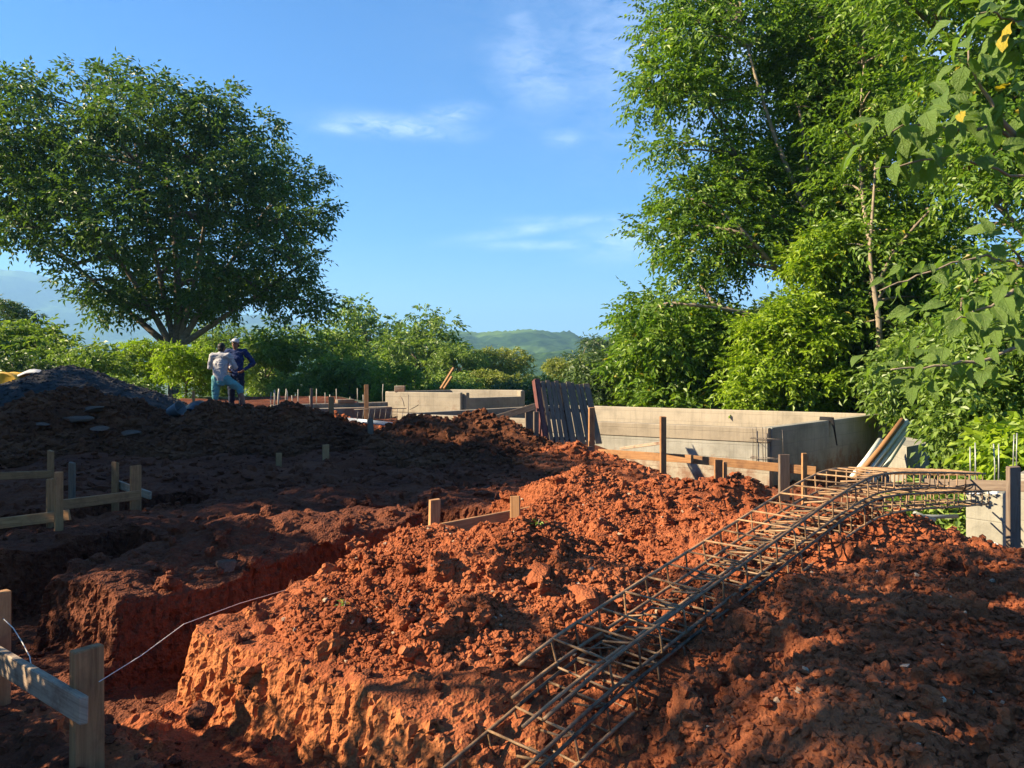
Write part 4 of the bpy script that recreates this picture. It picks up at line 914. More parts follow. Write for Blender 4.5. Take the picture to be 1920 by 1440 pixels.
# stones and slabs one can tell apart
def stone(px, py, d, s, label, sq=0.7, mat=None, seed=0, flat=(1, 1, 1), name='stone', cat='stone', group='loose stones and clods'):
    r = np.random.default_rng(seed); B, Fc = ICO2; V = B * 1.3
    for k in range(11):
        pn = unit(r.normal(0, 1, 3)); V = V - np.maximum(0, V @ pn - r.uniform(0.62, 0.95))[:, None] * pn
    V = V * (1 + 0.06 * vnoise(B * 4 + seed, seed)[:, None]) * np.array((1.15, 0.9, sq)) * np.array(flat) * s
    a = r.uniform(0, 6); R = np.array(Matrix.Rotation(a, 3, 'Z') @ Matrix.Rotation(r.uniform(-.4, .4), 3, 'X')); V = V @ R.T; p = W(px, py, d)
    o = link(name, mesh_np(name, V, Fc, mat or M_STONE, False), None, tuple(p)); return tag(o, label, cat, group)
for k, (px, py, d, s, lab, mt) in enumerate(((425, 1062, 4.85, 0.062, 'round brown stone on the second earth block', M_STONE), (283, 1070, 4.85, 0.095, 'large rounded clod on the corner of the second earth block', M_PAD), (375, 1072, 4.8, 0.028, 'small pale stone between the clod and the round stone', M_STONE),
        (605, 1017, 5.9, 0.035, 'pale flat stone on the far side of the second block', M_STONE), (1012, 1094, 3.95, 0.11, 'big orange earth lump on the sunlit heap', M_RED), (1085, 1125, 3.8, 0.12, 'crumbly orange earth lump beside the rebar cages', M_RED), (500, 1190, 3.75, 0.07, 'orange earth lump near the corner of the foreground block', M_RED),
        (370, 1345, 3.2, 0.07, 'dark clod lying on the trench floor', M_PAD), (188, 803, 11.6, 0.11, 'pale grey stone in the slab heap', M_STONE), (145, 785, 12.1, 0.22, 'flat grey slab lying in the slab heap', M_SLAB), (172, 766, 12.5, 0.26, 'long dark slab across the slab heap', M_SLAB), (250, 812, 11.0, 0.15, 'brown slab at the right side of the slab heap', M_SLAB),
        (80, 795, 11.5, 0.12, 'brown stone at the left side of the slab heap', M_SLAB), (568, 905, 9.3, 0.13, 'upright reddish stone at the foot of the dark heap', M_STONE), (1195, 1135, 3.9, 0.022, 'tiny pale pebble in the hollow behind the cages', M_CONCL), (1320, 1020, 4.6, 0.10, 'rough red clod behind the rebar cages', M_RED), (840, 1260, 3.35, 0.055, 'tan stone wedged in the sunlit heap', M_STONE), (645, 1185, 3.9, 0.03, 'yellowish pebble on the sunlit block', M_CONCL),
        (1640, 1250, 3.1, 0.09, 'brown stone on the dappled heap', M_STONE), (1880, 1300, 2.9, 0.12, 'flat lit earth slab on the right side of the dappled heap', M_RED), (985, 1240, 3.3, 0.06, 'earth clod beside the ends of the cages', M_RED), (325, 1060, 5.0, 0.05, 'dark clod beside the round brown stone', M_PAD), (455, 985, 5.7, 0.08, 'rough clod on top of the small lumps', M_PAD), (330, 1005, 5.4, 0.075, 'angular clod at the left of the small lumps', M_PAD))):
    flat = (1.5, 1.1, 0.3) if 'slab' in lab and 'heap' in lab else (1, 1, 1)
    stone(px, py, d, s, lab, 0.75, mt, k + 1, flat)

# ------------------------------------------------------------------ the two workers
def union_mesh(parts, voxel, mat, name, smooth=2, wrinkle=0.0):
    V, Fc = join_geo(parts); v, q = remesh(V, Fc, voxel)
    for _ in range(smooth):                                   # relax the joins
        acc = np.zeros_like(v); cnt = np.zeros(len(v))
        for a, b in ((0, 1), (1, 2), (2, 3), (3, 0)):
            np.add.at(acc, q[:, a], v[q[:, b]]); np.add.at(cnt, q[:, a], 1); np.add.at(acc, q[:, b], v[q[:, a]]); np.add.at(cnt, q[:, b], 1)
        v = v * 0.5 + 0.5 * acc / cnt[:, None]
    if wrinkle: v = v + normals(v, q) * (wrinkle * fbm(v * np.array((9, 9, 20)) + 3 * vnoise(v * 6, 3)[:, None], 3, 0.5, 9))[:, None]
    return mesh_np(name, v, q, mat, True)
def hand(wr, dirv, palm_n, side):
    """palm, four fingers of unequal length and a thumb from the side of the palm"""
    d = np.array(dirv, float); d /= np.linalg.norm(d); n = np.array(palm_n, float); n -= d * (n @ d); n /= np.linalg.norm(n); s = np.cross(d, n) * side; w = np.array(wr, float); out = []
    kn = w + d * 0.085
    for k, off in enumerate((-0.028, -0.0095, 0.0095, 0.028)): out.append(capsule_geo(w + s * off * 0.6, kn + s * off, 0.016, 0.013, 8))
    for k, (off, L) in enumerate(((-0.03, 0.058), (-0.0105, 0.07), (0.0105, 0.076), (0.03, 0.066))):
        a = kn + s * off; b = a + (d * 0.85 + n * 0.5) * L * 0.55; c = b + (d * 0.35 + n * 0.9) * L * 0.5; out += [capsule_geo(a, b, 0.0105, 0.0095, 8), capsule_geo(b, c, 0.0095, 0.008, 8)]
    a = w + d * 0.025 + s * 0.03; b = a + (d * 0.5 + s * 0.75 + n * 0.25) * 0.045; c = b + (d * 0.85 + s * 0.2 + n * 0.4) * 0.035; out += [capsule_geo(a, b, 0.014, 0.012, 8), capsule_geo(b, c, 0.011, 0.009, 8)]
    return out
def head(c, facing, tilt=0.0):
    c = np.array(c, float); f = np.array(facing, float); f /= np.linalg.norm(f); s = np.cross(f, (0, 0, 1.0)); up = np.array((0, 0, 1.0))
    B, Fc = ICO2; S = np.stack((s, f, up)); el = lambda p, rx, ry, rz: ((B * np.array((rx, ry, rz))) @ S + c + s * p[0] + f * p[1] + up * p[2], [Fc])
    return [el((0, -0.012, 0.03), 0.078, 0.097, 0.088), el((0, 0.012, -0.035), 0.062, 0.078, 0.078), el((0, 0.05, -0.082), 0.034, 0.034, 0.028), capsule_geo(c + f * 0.088 + up * 0.018, c + f * 0.108 - up * 0.018, 0.010, 0.015, 8),
            el((0, 0.083, 0.028), 0.05, 0.014, 0.010), el((0, 0.088, -0.048), 0.026, 0.009, 0.009), el((0.08, -0.005, -0.005), 0.012, 0.022, 0.032), el((-0.08, -0.005, -0.005), 0.012, 0.022, 0.032)]
M_SKIN = simple_mat('skin', (0.19, 0.095, 0.06), 0.55, 0, 0.1, 6); M_HAIR = simple_mat('black_hair', (0.010, 0.009, 0.009), 0.6)
def fabric(n, c): return simple_mat(n, c, 0.9, 0, 0.16, 9, 0.012, 0.1)
def limb(pts, rads): return [capsule_geo(pts[i], pts[i + 1], rads[i], rads[i + 1], 14) for i in range(len(pts) - 1)]
def person(label, loc, rz, J, facing, shirt_m, pants_m, pants_cut, cap_m=None, shoes_m=None, collar=0.0):
    T = thing('person', label, 'person', loc); T.rotation_euler.z = rz; g = lambda k: np.array(J[k], float)
    legs = [(g('hipL'), g('kneeL'), g('ankL')), (g('hipR'), g('kneeR'), g('ankR'))]; arms = [(g('shL'), g('elL'), g('wrL')), (g('shR'), g('elR'), g('wrR'))]; pel, ch, nk, hd = g('pel'), g('chest'), g('neck'), g('head'); f = np.array(facing, float)
    torso = lambda e: [capsule_geo(pel, pel + (0, 0, 0.1), 0.115 + e, 0.12 + e, 16, (1.25, 0.88)), capsule_geo(pel + (0, 0, 0.1), ch, 0.118 + e, 0.135 + e, 16, (1.22, 0.85)), capsule_geo(ch, nk - (0, 0, 0.07), 0.137 + e, 0.085 + e, 16, (1.25, 0.78)), capsule_geo(arms[0][0] + (0, 0, -0.01), arms[1][0] + (0, 0, -0.01), 0.062 + e, 0.062 + e, 12)]
    body = torso(0.0) + [capsule_geo(nk - (0, 0, 0.1), hd - (0, 0, 0.05), 0.055, 0.05, 12)] + head(hd, f)
    for a in arms: body += limb([a[0], (a[0] + a[1]) / 2, a[1], (a[1] * 0.6 + a[2] * 0.4), a[2]], (0.056, 0.048, 0.040, 0.040, 0.027))
    for a, sd, pn in ((arms[0], J['handL'], J['palmL']), (arms[1], J['handR'], J['palmR'])): body += hand(a[2], sd, pn, 1)
    for a in legs: body += limb([a[0], (a[0] + a[1]) / 2, a[1], a[1] * 0.65 + a[2] * 0.35, a[2]], (0.088, 0.076, 0.055, 0.056, 0.038)) + [capsule_geo(a[2] - (0, 0, 0.03), a[2] + f * 0.15 - (0, 0, 0.05), 0.038, 0.03, 10)]
    link('body', union_mesh(body, 0.0115, M_SKIN, 'body'), T)
    sh = torso(0.016) + [capsule_geo(pel - (0, 0, 0.06), pel, 0.125, 0.132, 16, (1.25, 0.9)), capsule_geo(nk - (0, 0, 0.09), nk - (0, 0, 0.035 - collar), 0.075, 0.066, 12)]
    for a in arms: sh += limb([a[0], (a[0] + a[1]) / 2, a[1], a[1] * 0.15 + a[2] * 0.85], (0.075, 0.064, 0.057, 0.042))
    link('shirt', union_mesh(sh, 0.013, shirt_m, 'shirt', 2, 0.011), T)
    pa = [capsule_geo(pel - (0, 0, 0.09), pel - (0, 0, 0.02), 0.12, 0.125, 16, (1.22, 0.9))]
    for a in legs:
        e = a[1] * (1 - pants_cut) + a[2] * pants_cut; pa += limb([a[0], (a[0] + a[1]) / 2, a[1], e], (0.112, 0.098, 0.082, 0.078 if pants_cut < 0.5 else 0.066))
    link('trousers', union_mesh(pa, 0.013, pants_m, 'trousers', 2, 0.012), T)
    for a in legs: link('shoe', union_mesh([capsule_geo(a[2] - (0, 0, 0.035), a[2] + f * 0.17 - (0, 0, 0.05), 0.05, 0.04, 12), capsule_geo(a[2] - f * 0.03 - (0, 0, 0.04), a[2] + (0, 0, 0.02), 0.048, 0.046, 12)], 0.012, shoes_m, 'shoe'), T)
    B, Fc = ICO2; s = np.cross(f, (0, 0, 1.0)); S = np.stack((s, f, (0, 0, 1.0)))
    link('hair', union_mesh([((B * np.array((0.086, 0.09, 0.082))) @ S + hd - f * 0.028 + (0, 0, 0.042), [Fc]), ((B * np.array((0.076, 0.05, 0.075))) @ S + hd - f * 0.06 - (0, 0, 0.02), [Fc])], 0.009, M_HAIR, 'hair'), T)
    for sg in (-1, 1):
        e = ((ICO[0] * 0.011) + hd + f * 0.084 + s * 0.03 * sg + (0, 0, 0.012)); link('eye', mesh_np('eye', e, ICO[1], M_HAIR, True), T)
    if cap_m:
        c = link('cap', union_mesh([((B * np.array((0.092, 0.104, 0.075))) @ S + hd - f * 0.012 + (0, 0, 0.07), [Fc])], 0.009, cap_m, 'cap'), T)
        link('brim', union_mesh([((B * np.array((0.075, 0.085, 0.012))) @ S + hd + f * 0.10 + (0, 0, 0.062), [Fc])], 0.007, cap_m, 'brim'), c)
    return T
fA = np.array((0.12, 1, 0)); fA /= np.linalg.norm(fA)
pA = W(413, 770, 17.3)
person('person seen from behind in a pale grey long sleeved shirt and turquoise shorts stepping sideways', (pA[0], pA[1], 0.52), 0.0,
       dict(pel=(0.0, 0, 0.86), chest=(0.0, 0.03, 1.18), neck=(0, 0.04, 1.43), head=(0.01, 0.07, 1.545), hipL=(-0.09, 0, 0.84), kneeL=(-0.125, 0.03, 0.46), ankL=(-0.13, 0.0, 0.08), hipR=(0.09, 0.02, 0.84), kneeR=(0.38, 0.20, 0.60), ankR=(0.50, 0.16, 0.20),
            shL=(-0.19, 0.02, 1.37), elL=(-0.27, 0.06, 1.09), wrL=(-0.10, 0.25, 1.13), shR=(0.19, 0.02, 1.37), elR=(0.32, 0.08, 1.10), wrR=(0.12, 0.27, 1.10), handL=(0.8, 0.3, 0.1), palmL=(0, -1, 0), handR=(-0.8, 0.25, 0.1), palmR=(0, -1, 0)),
       fA, fabric('pale_grey_cotton', (0.38, 0.37, 0.38)), fabric('turquoise_cloth', (0.10, 0.27, 0.29)), 0.18, None, simple_mat('dark_shoe', (0.02, 0.02, 0.022), 0.6), 0.01)
fB = np.array((-0.15, -1, 0)); fB /= np.linalg.norm(fB)
pB = W(443, 770, 17.95)
person('person in a navy long sleeved shirt and pale cap with a hand on the hip', (pB[0], pB[1], 0.56), 0.0,
       dict(pel=(0, 0, 0.92), chest=(0, 0.0, 1.25), neck=(0, -0.01, 1.50), head=(-0.01, -0.035, 1.615), hipL=(-0.09, 0, 0.90), kneeL=(-0.11, -0.02, 0.49), ankL=(-0.12, 0.02, 0.08), hipR=(0.09, 0, 0.90), kneeR=(0.11, -0.02, 0.49), ankR=(0.13, 0.02, 0.08),
            shL=(-0.195, 0, 1.44), elL=(-0.36, 0.05, 1.17), wrL=(-0.19, -0.07, 1.00), shR=(0.195, 0, 1.44), elR=(0.40, 0.05, 1.16), wrR=(0.20, -0.06, 0.99), handL=(0.55, -0.35, -0.5), palmL=(0.8, 0.2, 0.4), handR=(-0.55, -0.35, -0.5), palmR=(-0.8, 0.2, 0.4)),
       fB, fabric('navy_cotton', (0.022, 0.035, 0.095)), fabric('dark_denim', (0.018, 0.026, 0.05)), 0.9, simple_mat('pale_cap_cloth', (0.42, 0.43, 0.45), 0.8), simple_mat('black_boot', (0.015, 0.015, 0.017), 0.5), 0.0)

# a root and seedlings on the sunlit heap
M_ROOT = simple_mat('dry_root', (0.22, 0.16, 0.11), 0.85)
V, Fc = tube_geo(curve_pts([W(978, 1003, 4.42), W(985, 992, 4.4), W(1000, 999, 4.38), W(1016, 1008, 4.36), W(1018, 1030, 4.3), W(1010, 1050, 4.25)], 4), 0.0045, 6); tag(link('root', mesh_np('root', V, Fc, M_ROOT, True)), 'curled pale root poking out of the sunlit heap', 'root')
def seedling(px, py, d, label, n, seed):
    r = np.random.default_rng(seed); p = W(px, py, d); p[2] = float(z_top(p[0], p[1])) + 0.01; T = thing('seedling', label, 'seedling', p, 'seedlings on the fresh earth')
    e = tube_geo(np.array([(0, 0, -0.03), (0.01, 0, 0.03), (0.02, 0.01, 0.07)]), 0.003, 5); link('stem', mesh_np('stem', e[0], e[1], M_ROOT, True), T)
    dr = unit(np.stack((r.normal(0, 1, n), r.normal(0, 1, n), r.uniform(0.2, 1.0, n)), 1)); V, Q = sprays(np.tile(np.array((0.015, 0.005, 0.05)), (n, 1)), dr, np.tile(np.array((0, 0, 1.0)), (n, 1)) + r.normal(0, .2, (n, 3)), 0.03, 1, (0.03, 0.012), 0.2, r); link('leaves', mesh_np('leaves', V, Q, L_UNDER), T)

# ------------------------------------------------------------------ trees
def sprays(o, d, n, Ls, K, lw, droop, r, fold=0.22):
    """leafy sprays: o origins, d directions, n up vectors; K pairs of leaflets and a tip each; lw = (leaflet length, width)"""
    N = len(o); s = unit(np.cross(d, n)); n = np.cross(s, d); Bs, Ds = [], []
    lens = Ls * r.uniform(0.7, 1.25, (N, 1))
    for k in range(K + 1):
        tt = (k + 0.6) / (K + 0.6); p = o + d * lens * tt - np.array((0, 0, 1.0)) * lens * droop * tt * tt
        dd = unit(d - np.array((0, 0, 1.0)) * droop * 1.6 * tt)
        if k == K: Bs.append(p); Ds.append(dd)
        else:
            for sg in (-1, 1): Bs.append(p); Ds.append(unit(dd * 0.55 + s * sg * r.uniform(0.75, 1.1, (N, 1)) + r.normal(0, 0.22, (N, 3)) - np.array((0, 0, 0.28))))
    B = np.concatenate(Bs); D = np.concatenate(Ds); m = len(Bs); Nn = np.tile(n, (m, 1)) + r.normal(0, 0.28, (len(B), 3)); S = unit(np.cross(D, Nn)); Nn = np.cross(S, D)
    L = lw[0] * r.uniform(0.7, 1.2, (len(B), 1)); Wd = lw[1] * r.uniform(0.75, 1.2, (len(B), 1))
    V = np.stack((B, B + D * L * 0.45 + S * Wd * 0.5 + Nn * Wd * fold, B + D * L - Nn * L * 0.12, B + D * L * 0.45 - S * Wd * 0.5 + Nn * Wd * fold), 1).reshape(-1, 3)
    return V, np.arange(len(V)).reshape(-1, 4)
def foliage(cl, rad, dens, Ls, K, lw, droop, seed, shell=0.35, flat=0.62, out=0.8):
    r = np.random.default_rng(seed); cl = np.asarray(cl, float); rad = np.asarray(rad, float)
    cnt = np.maximum(6, (dens * rad ** 2).astype(int)); idx = np.repeat(np.arange(len(cl)), cnt); N = len(idx)
    dr = unit(r.normal(0, 1, (N, 3))); dr[:, 2] = dr[:, 2] * 0.9 + 0.12; dr = unit(dr)
    rr = rad[idx] * (shell + (1 - shell) * r.random(N) ** 0.6)
    o = cl[idx] + dr * rr[:, None] * np.array((1.1, 1.1, flat))
    d = unit(dr * out * np.array((1, 1, 0.6)) + r.normal(0, 0.45, (N, 3)) - np.array((0, 0, 0.1)))
    n = unit(np.array((0, 0, 1.0)) + r.normal(0, 0.35, (N, 3)) + dr * 0.25)
    return sprays(o, d, n, Ls, K, lw, droop, r)
def bez(a, b, c, n=7):
    t = np.linspace(0, 1, n)[:, None]; return (1 - t) ** 2 * a + 2 * t * (1 - t) * b + t * t * c
def branch_set(starts, cl, r, r0=0.07, r1=0.012, seg=5):
    parts = []
    for c in cl:
        s = starts[np.argmin(np.linalg.norm((starts - c) * np.array((1, 1, 1.3)), axis=1) + np.maximum(0, starts[:, 2] - c[2] + 0.2) * 2)]
        L = np.linalg.norm(c - s); mid = (s + c) / 2 + np.array((0, 0, 0.12 * L)) + r.normal(0, 0.06 * L, 3)
        p = bez(s, mid, c, 6); parts.append(tube_geo(p, np.linspace(min(r0, 0.025 * L + 0.015), r1, 6), seg))
    return join_geo(parts)
def poly_clumps(poly, dr, rr, n, seed, sep=0.75, grow=1.0):
    """clump centres for a crown: inside a silhouette given in photo pixels, at distances dr"""
    r = np.random.default_rng(seed); poly = np.array(poly, float); out = []; tries = 0
    def inside(x, y):
        c = False; j = len(poly) - 1
        for i in range(len(poly)):
            if (poly[i][1] > y) != (poly[j][1] > y) and x < (poly[j][0] - poly[i][0]) * (y - poly[i][1]) / (poly[j][1] - poly[i][1]) + poly[i][0]: c = not c
            j = i
        return c
    while len(out) < n and tries < n * 80:
        tries += 1; x = r.uniform(poly[:, 0].min(), poly[:, 0].max()); y = r.uniform(poly[:, 1].min(), poly[:, 1].max())
        if not inside(x, y): continue
        d = r.uniform(*dr); p = W(x, y, d); rad = r.uniform(*rr)
        if all(np.linalg.norm(p - q) > sep * (rad + q_r) * 0.5 for q, q_r in out): out.append((p, rad))
    return np.array([p for p, _ in out]), np.array([q for _, q in out])
def tree(name, label, base, trunk, limbs, cl, rad, leaf, fol, bark=None, cat='tree', group=None, tr=0.2, twigs=True, seed=1, branch_r=0.07):
    """trunk, limbs: polylines in world space; fol: (dens, Ls, K, lw, droop)"""
    r = np.random.default_rng(seed); base = np.array(base, float); bark = bark or M_BARK; T = thing(name, label, cat, base, group)
    trunk = np.array(trunk, float) - base; n = len(trunk); tt = np.linspace(0, 1, 14); P = np.stack([np.interp(tt, np.linspace(0, 1, n), trunk[:, k]) for k in range(3)], 1)
    P[:, :2] += 0.04 * np.stack((np.sin(tt * 9 + seed), np.cos(tt * 7 + seed)), 1) * (tt[:, None] > 0.01)
    rd = np.linspace(1, 0.22 if len(limbs) and tr < 0.3 else 0.55, 14) * tr; rd[0] *= 1.35
    e = tube_geo(P, rd, 12); link('trunk', mesh_np('trunk', e[0], e[1], bark, True), T); starts = [P[5:]]
    for lb in limbs:
        q = np.array(lb[0], float) - base; qq = bez(q[0], q[1], q[2], 10); e = tube_geo(qq, np.linspace(lb[1], lb[1] * 0.3, 10), 9); link('limb', mesh_np('limb', e[0], e[1], bark, True), T); starts.append(qq[3:])
    cl = np.asarray(cl) - base; starts = np.concatenate(starts)
    if twigs: e = branch_set(starts, cl, r, branch_r); link('branches', mesh_np('branches', e[0], e[1], bark, True), T)
    V, Q = foliage(cl, rad, *fol, seed); link('crown', mesh_np('crown', V, Q, leaf), T)
    return T
def copy_tree(src, loc, scale, rz, label=None, group=None, sz=None):
    c = src.copy(); col.objects.link(c); c.location = loc; c.scale = (scale, scale, sz or scale); c.rotation_euler = (0, 0, rz)
    if label: c['label'] = label
    if group: c['group'] = group
    for ch in src.children:
        k = ch.copy(); col.objects.link(k); k.parent = c
    return c

seedling(665, 1060, 4.75, 'tiny green seedling on the edge of the foreground block', 5, 1)
seedling(640, 1250, 3.6, 'tiny yellow green seedling low on the sunlit heap', 4, 2)
seedling(1005, 1000, 4.4, 'tiny green sprout beside the curled pale root', 4, 3)

# the big round tree
def big_tree():
    d = 35.0; r = np.random.default_rng(12); C = W(290, 385, d); C[1] = d
    RX, RY, RZ = 6.8, 6.0, 5.9; cl = []; rad = []
    top_o = [(-60, 400), (0, 300), (40, 240), (130, 180), (200, 152), (290, 152), (400, 180), (470, 225), (530, 280), (565, 345), (585, 400), (595, 460), (585, 520), (550, 555)]   # crown outline, upper then lower
    low_o = [(-60, 420), (0, 385), (60, 415), (95, 465), (150, 525), (220, 565), (300, 585), (380, 585), (450, 578), (520, 575), (570, 550), (590, 510), (595, 480)]
    tx, ty = np.array(top_o).T; lx, ly = np.array(low_o).T
    tries = 0
    while len(cl) < 108 and tries < 6000:
        tries += 1; px = r.uniform(-60, 608); y0 = np.interp(px, tx, ty); y1 = max(y0 + 20, np.interp(px, lx, ly)); py = r.uniform(y0, y1)
        ex = (px - 290) / 330; ey = (py - 365) / 245; dep = math.sqrt(max(0.03, 1 - ex * ex - ey * ey)) * RY
        yy = r.choice((-1, 1)) * dep * (0.55 + 0.45 * r.random()); rr_ = r.uniform(0.75, 1.45)
        p = W(px, py, d); p = np.array((p[0] * (1 + 0 * yy), d + yy, p[2]))
        if all(np.linalg.norm(p - q) > 1.3 for q in cl): cl.append(p); rad.append(rr_)
    for px in range(210, 480, 30): cl.append(W(px, 560 + 15 * math.sin(px), d - 1.5 + 3 * r.random())); rad.append(r.uniform(0.8, 1.1))
    base = W(330, 700, d); base[2] = -1.0; f = W(330, 645, d)
    J = lambda px, py, dd=0.0: W(px, py, d + dd)
    limbs = [([J(326, 660), J(300, 600), J(180, 420, -1)], 0.19), ([J(330, 655), J(345, 560), J(310, 300, 1)], 0.24), ([J(332, 655), J(360, 610), J(470, 430, 0.5)], 0.19), ([J(334, 650), J(400, 610), J(560, 500, -1)], 0.17), ([J(330, 655), J(300, 540), J(250, 250, 2)], 0.16), ([J(330, 655), J(380, 520), J(400, 260, -1.5)], 0.15), ([J(328, 660), J(250, 590), J(60, 430, 1)], 0.18)]
    return tree('broad_tree', 'huge round crowned tree standing alone behind the two workers', base, [base, J(328, 690), f], limbs, cl, rad, L_BIG, (78, 0.62, 3, (0.255, 0.115), 0.20), M_BARK, 'tree', None, 0.32, True, 21, 0.10)
big_tree()

# tall feathery trees on the right
FE = (92, 0.66, 5, (0.185, 0.088), 0.22)
def right_trees():
    d = 22.0
    base = W(1556, 800, d); base[2] = -1.3
    cl, rad = poly_clumps([(1255, -90), (1210, 60), (1215, 130), (1225, 215), (1215, 290), (1275, 345), (1222, 400), (1212, 470), (1205, 530), (1195, 600), (1215, 640), (1270, 630), (1330, 540), (1440, 470), (1560, 420), (1640, 300), (1640, -120), (1500, -180)], (21.6, 25.5), (0.5, 1.15), 112, 31)
    J = lambda px, py, dd=0.0: W(px, py, d + dd)
    tree('feathery_tree', 'tall feathery tree with arching sprays rising behind the tank corner', base, [base, J(1560, 680), J(1548, 560), J(1530, 430), J(1500, 200)], [([J(1552, 620), J(1490, 540), J(1400, 440, -1)], 0.13), ([J(1548, 560), J(1450, 420), J(1330, 200, 1)], 0.11), ([J(1530, 430), J(1440, 260), J(1390, 40)], 0.09), ([J(1545, 520), J(1600, 300), J(1600, 0, 1)], 0.09), ([J(1555, 640), J(1420, 580), J(1280, 570, -1)], 0.09)], cl, rad, L_FEATHER, FE, M_BARKP, 'tree', None, 0.17, True, 33, 0.06)
    d = 20.5; base = W(1640, 800, d); base[2] = -1.3
    cl, rad = poly_clumps([(1600, -60), (1580, 200), (1560, 420), (1600, 640), (1700, 660), (1760, 560), (1800, 420), (1720, 330), (1690, 160), (1660, 60), (1680, -60)], (19.3, 23.0), (0.5, 0.9), 50, 41)
    tree('feathery_tree', 'slender feathery tree with a thin reddish trunk next to the tall one', base, [base, J(1648, 620, -1.5), J(1632, 480, -1.5), J(1640, 300, -1.5)], [([J(1640, 540, -1.5), J(1690, 440, -1.5), J(1760, 380, -2)], 0.06), ([J(1634, 470, -1.5), J(1600, 320), J(1620, 120)], 0.06)], cl, rad, L_FEATHER, FE, M_BARKP, 'tree', None, 0.10, True, 43, 0.045)
    base = W(1990, 800, 17.0); base[2] = -1.3; J = lambda px, py, dd=0.0: W(px, py, 17 + dd)
    cl, rad = poly_clumps([(1700, -80), (1670, 40), (1720, 60), (1790, 150), (1770, 300), (1740, 420), (1780, 560), (1760, 660), (1850, 700), (1990, 700), (2010, 300), (2000, -120), (1850, -150)], (15.0, 19.5), (0.5, 0.9), 80, 51)
    tree('feathery_tree', 'dark feathery tree behind the large leaved branches', base, [base, J(1985, 500), J(1950, 250), J(1900, 0)], [([J(1985, 520), J(1900, 400), J(1800, 330)], 0.1), ([J(1970, 350), J(1860, 180), J(1760, 60)], 0.1), ([J(1990, 600), J(1900, 560), J(1810, 560)], 0.08)], cl, rad, L_FEATHER, (95, 0.62, 5, (0.185, 0.088), 0.22), M_BARK, 'tree', None, 0.16, True, 53, 0.06)
    base = W(1570, 800, 26); base[2] = -2.0; J = lambda px, py, dd=0.0: W(px, py, 26 + dd)
    cl, rad = poly_clumps([(1420, -120), (1380, 100), (1440, 300), (1420, 420), (1520, 620), (1640, 640), (1740, 500), (1760, 200), (1700, -120)], (25, 29), (0.8, 1.3), 34, 56)
    tree('feathery_tree', 'taller feathery tree standing deeper in the thicket', base, [base, J(1575, 500), J(1570, 200), J(1560, -20)], [([J(1573, 450), J(1500, 350), J(1460, 200)], 0.1), ([J(1573, 400), J(1650, 300), J(1690, 150)], 0.1)], cl, rad, L_MID, (120, 0.8, 6, (0.19, 0.075), 0.4), M_BARK, 'tree', None, 0.17, True, 57, 0.06)
right_trees()

def bush(name, label, poly, dr, rr, n, leaf, fol, seed, cat='bush', group=None, stem=0.05):
    cl, rad = poly_clumps(poly, dr, rr, n, seed); c = cl.mean(0); g = min(-1.0, cl[:, 2].min() - 0.2) if c[1] > 12 else -0.6; base = np.array((c[0], c[1], g))
    top = c.copy(); return tree(name, label, base, [base, (base * 0.6 + top * 0.4), top], [([base + (top - base) * 0.25, (base + cl[k]) / 2 + np.array((0, 0, .2)), cl[k]], stem * 0.7) for k in r_pick(len(cl), 3, seed)], cl, rad, leaf, fol, M_BARK, cat, group, stem, True, seed, 0.03)
def r_pick(n, k, seed): return np.random.default_rng(seed).choice(n, min(k, n), replace=False)
bush('bright_bush', 'bright yellow green feathery bush glowing behind the tank end', [(1400, 640), (1440, 600), (1500, 560), (1545, 590), (1560, 660), (1550, 760), (1480, 785), (1390, 760), (1385, 700)], (19.2, 20.6), (0.38, 0.65), 34, L_BRIGHT, (260, 0.46, 4, (0.17, 0.085), 0.15), 61)
bush('bright_bush', 'small bright green spray bush higher up against the tall trunk', [(1480, 480), (1500, 450), (1555, 450), (1560, 520), (1510, 540)], (20.0, 21.0), (0.32, 0.5), 9, L_BRIGHT, (280, 0.46, 4, (0.17, 0.085), 0.15), 62)
bush('leafy_bush', 'mid green thicket bush behind the long tank wall', [(1190, 640), (1240, 600), (1330, 590), (1400, 640), (1400, 775), (1200, 775), (1170, 700)], (21.5, 24.5), (0.6, 0.95), 48, L_FEATHER, (140, 0.5, 4, (0.2, 0.105), 0.15), 63)
bush('leafy_bush', 'dark bushes in the shade between the thin trunks', [(1540, 600), (1700, 580), (1760, 640), (1760, 800), (1540, 800)], (20.5, 24), (0.6, 0.95), 42, L_DARK, (150, 0.5, 3, (0.2, 0.09), 0.3), 64)
bush('leafy_bush', 'glossy leaved bush spilling beside the leaning pale pipes', [(1670, 720), (1720, 640), (1800, 650), (1860, 690), (1840, 800), (1790, 840), (1740, 800), (1700, 760)], (15.8, 18.2), (0.45, 0.7), 50, L_UNDER, (300, 0.42, 3, (0.17, 0.075), 0.4), 65)
bush('leafy_bush', 'light green large bush above the concrete pier', [(1800, 660), (1850, 620), (1960, 600), (1990, 800), (1960, 870), (1840, 850), (1790, 780)], (10.5, 12.8), (0.35, 0.6), 44, L_UNDER, (330, 0.36, 3, (0.145, 0.065), 0.4), 66)
bush('leafy_bush', 'sunlit low bush right behind the starter bars of the pier', [(1860, 830), (1990, 800), (1990, 960), (1880, 900)], (9.0, 10.2), (0.25, 0.4), 14, L_BRIGHT, (380, 0.3, 2, (0.16, 0.085), 0.3), 67)
bush('leafy_bush', 'dark undergrowth below the plank rail by the pier', [(1710, 935), (1815, 930), (1830, 1010), (1710, 1000)], (8.6, 10.0), (0.22, 0.34), 22, L_MID, (280, 0.34, 3, (0.13, 0.06), 0.3), 68)
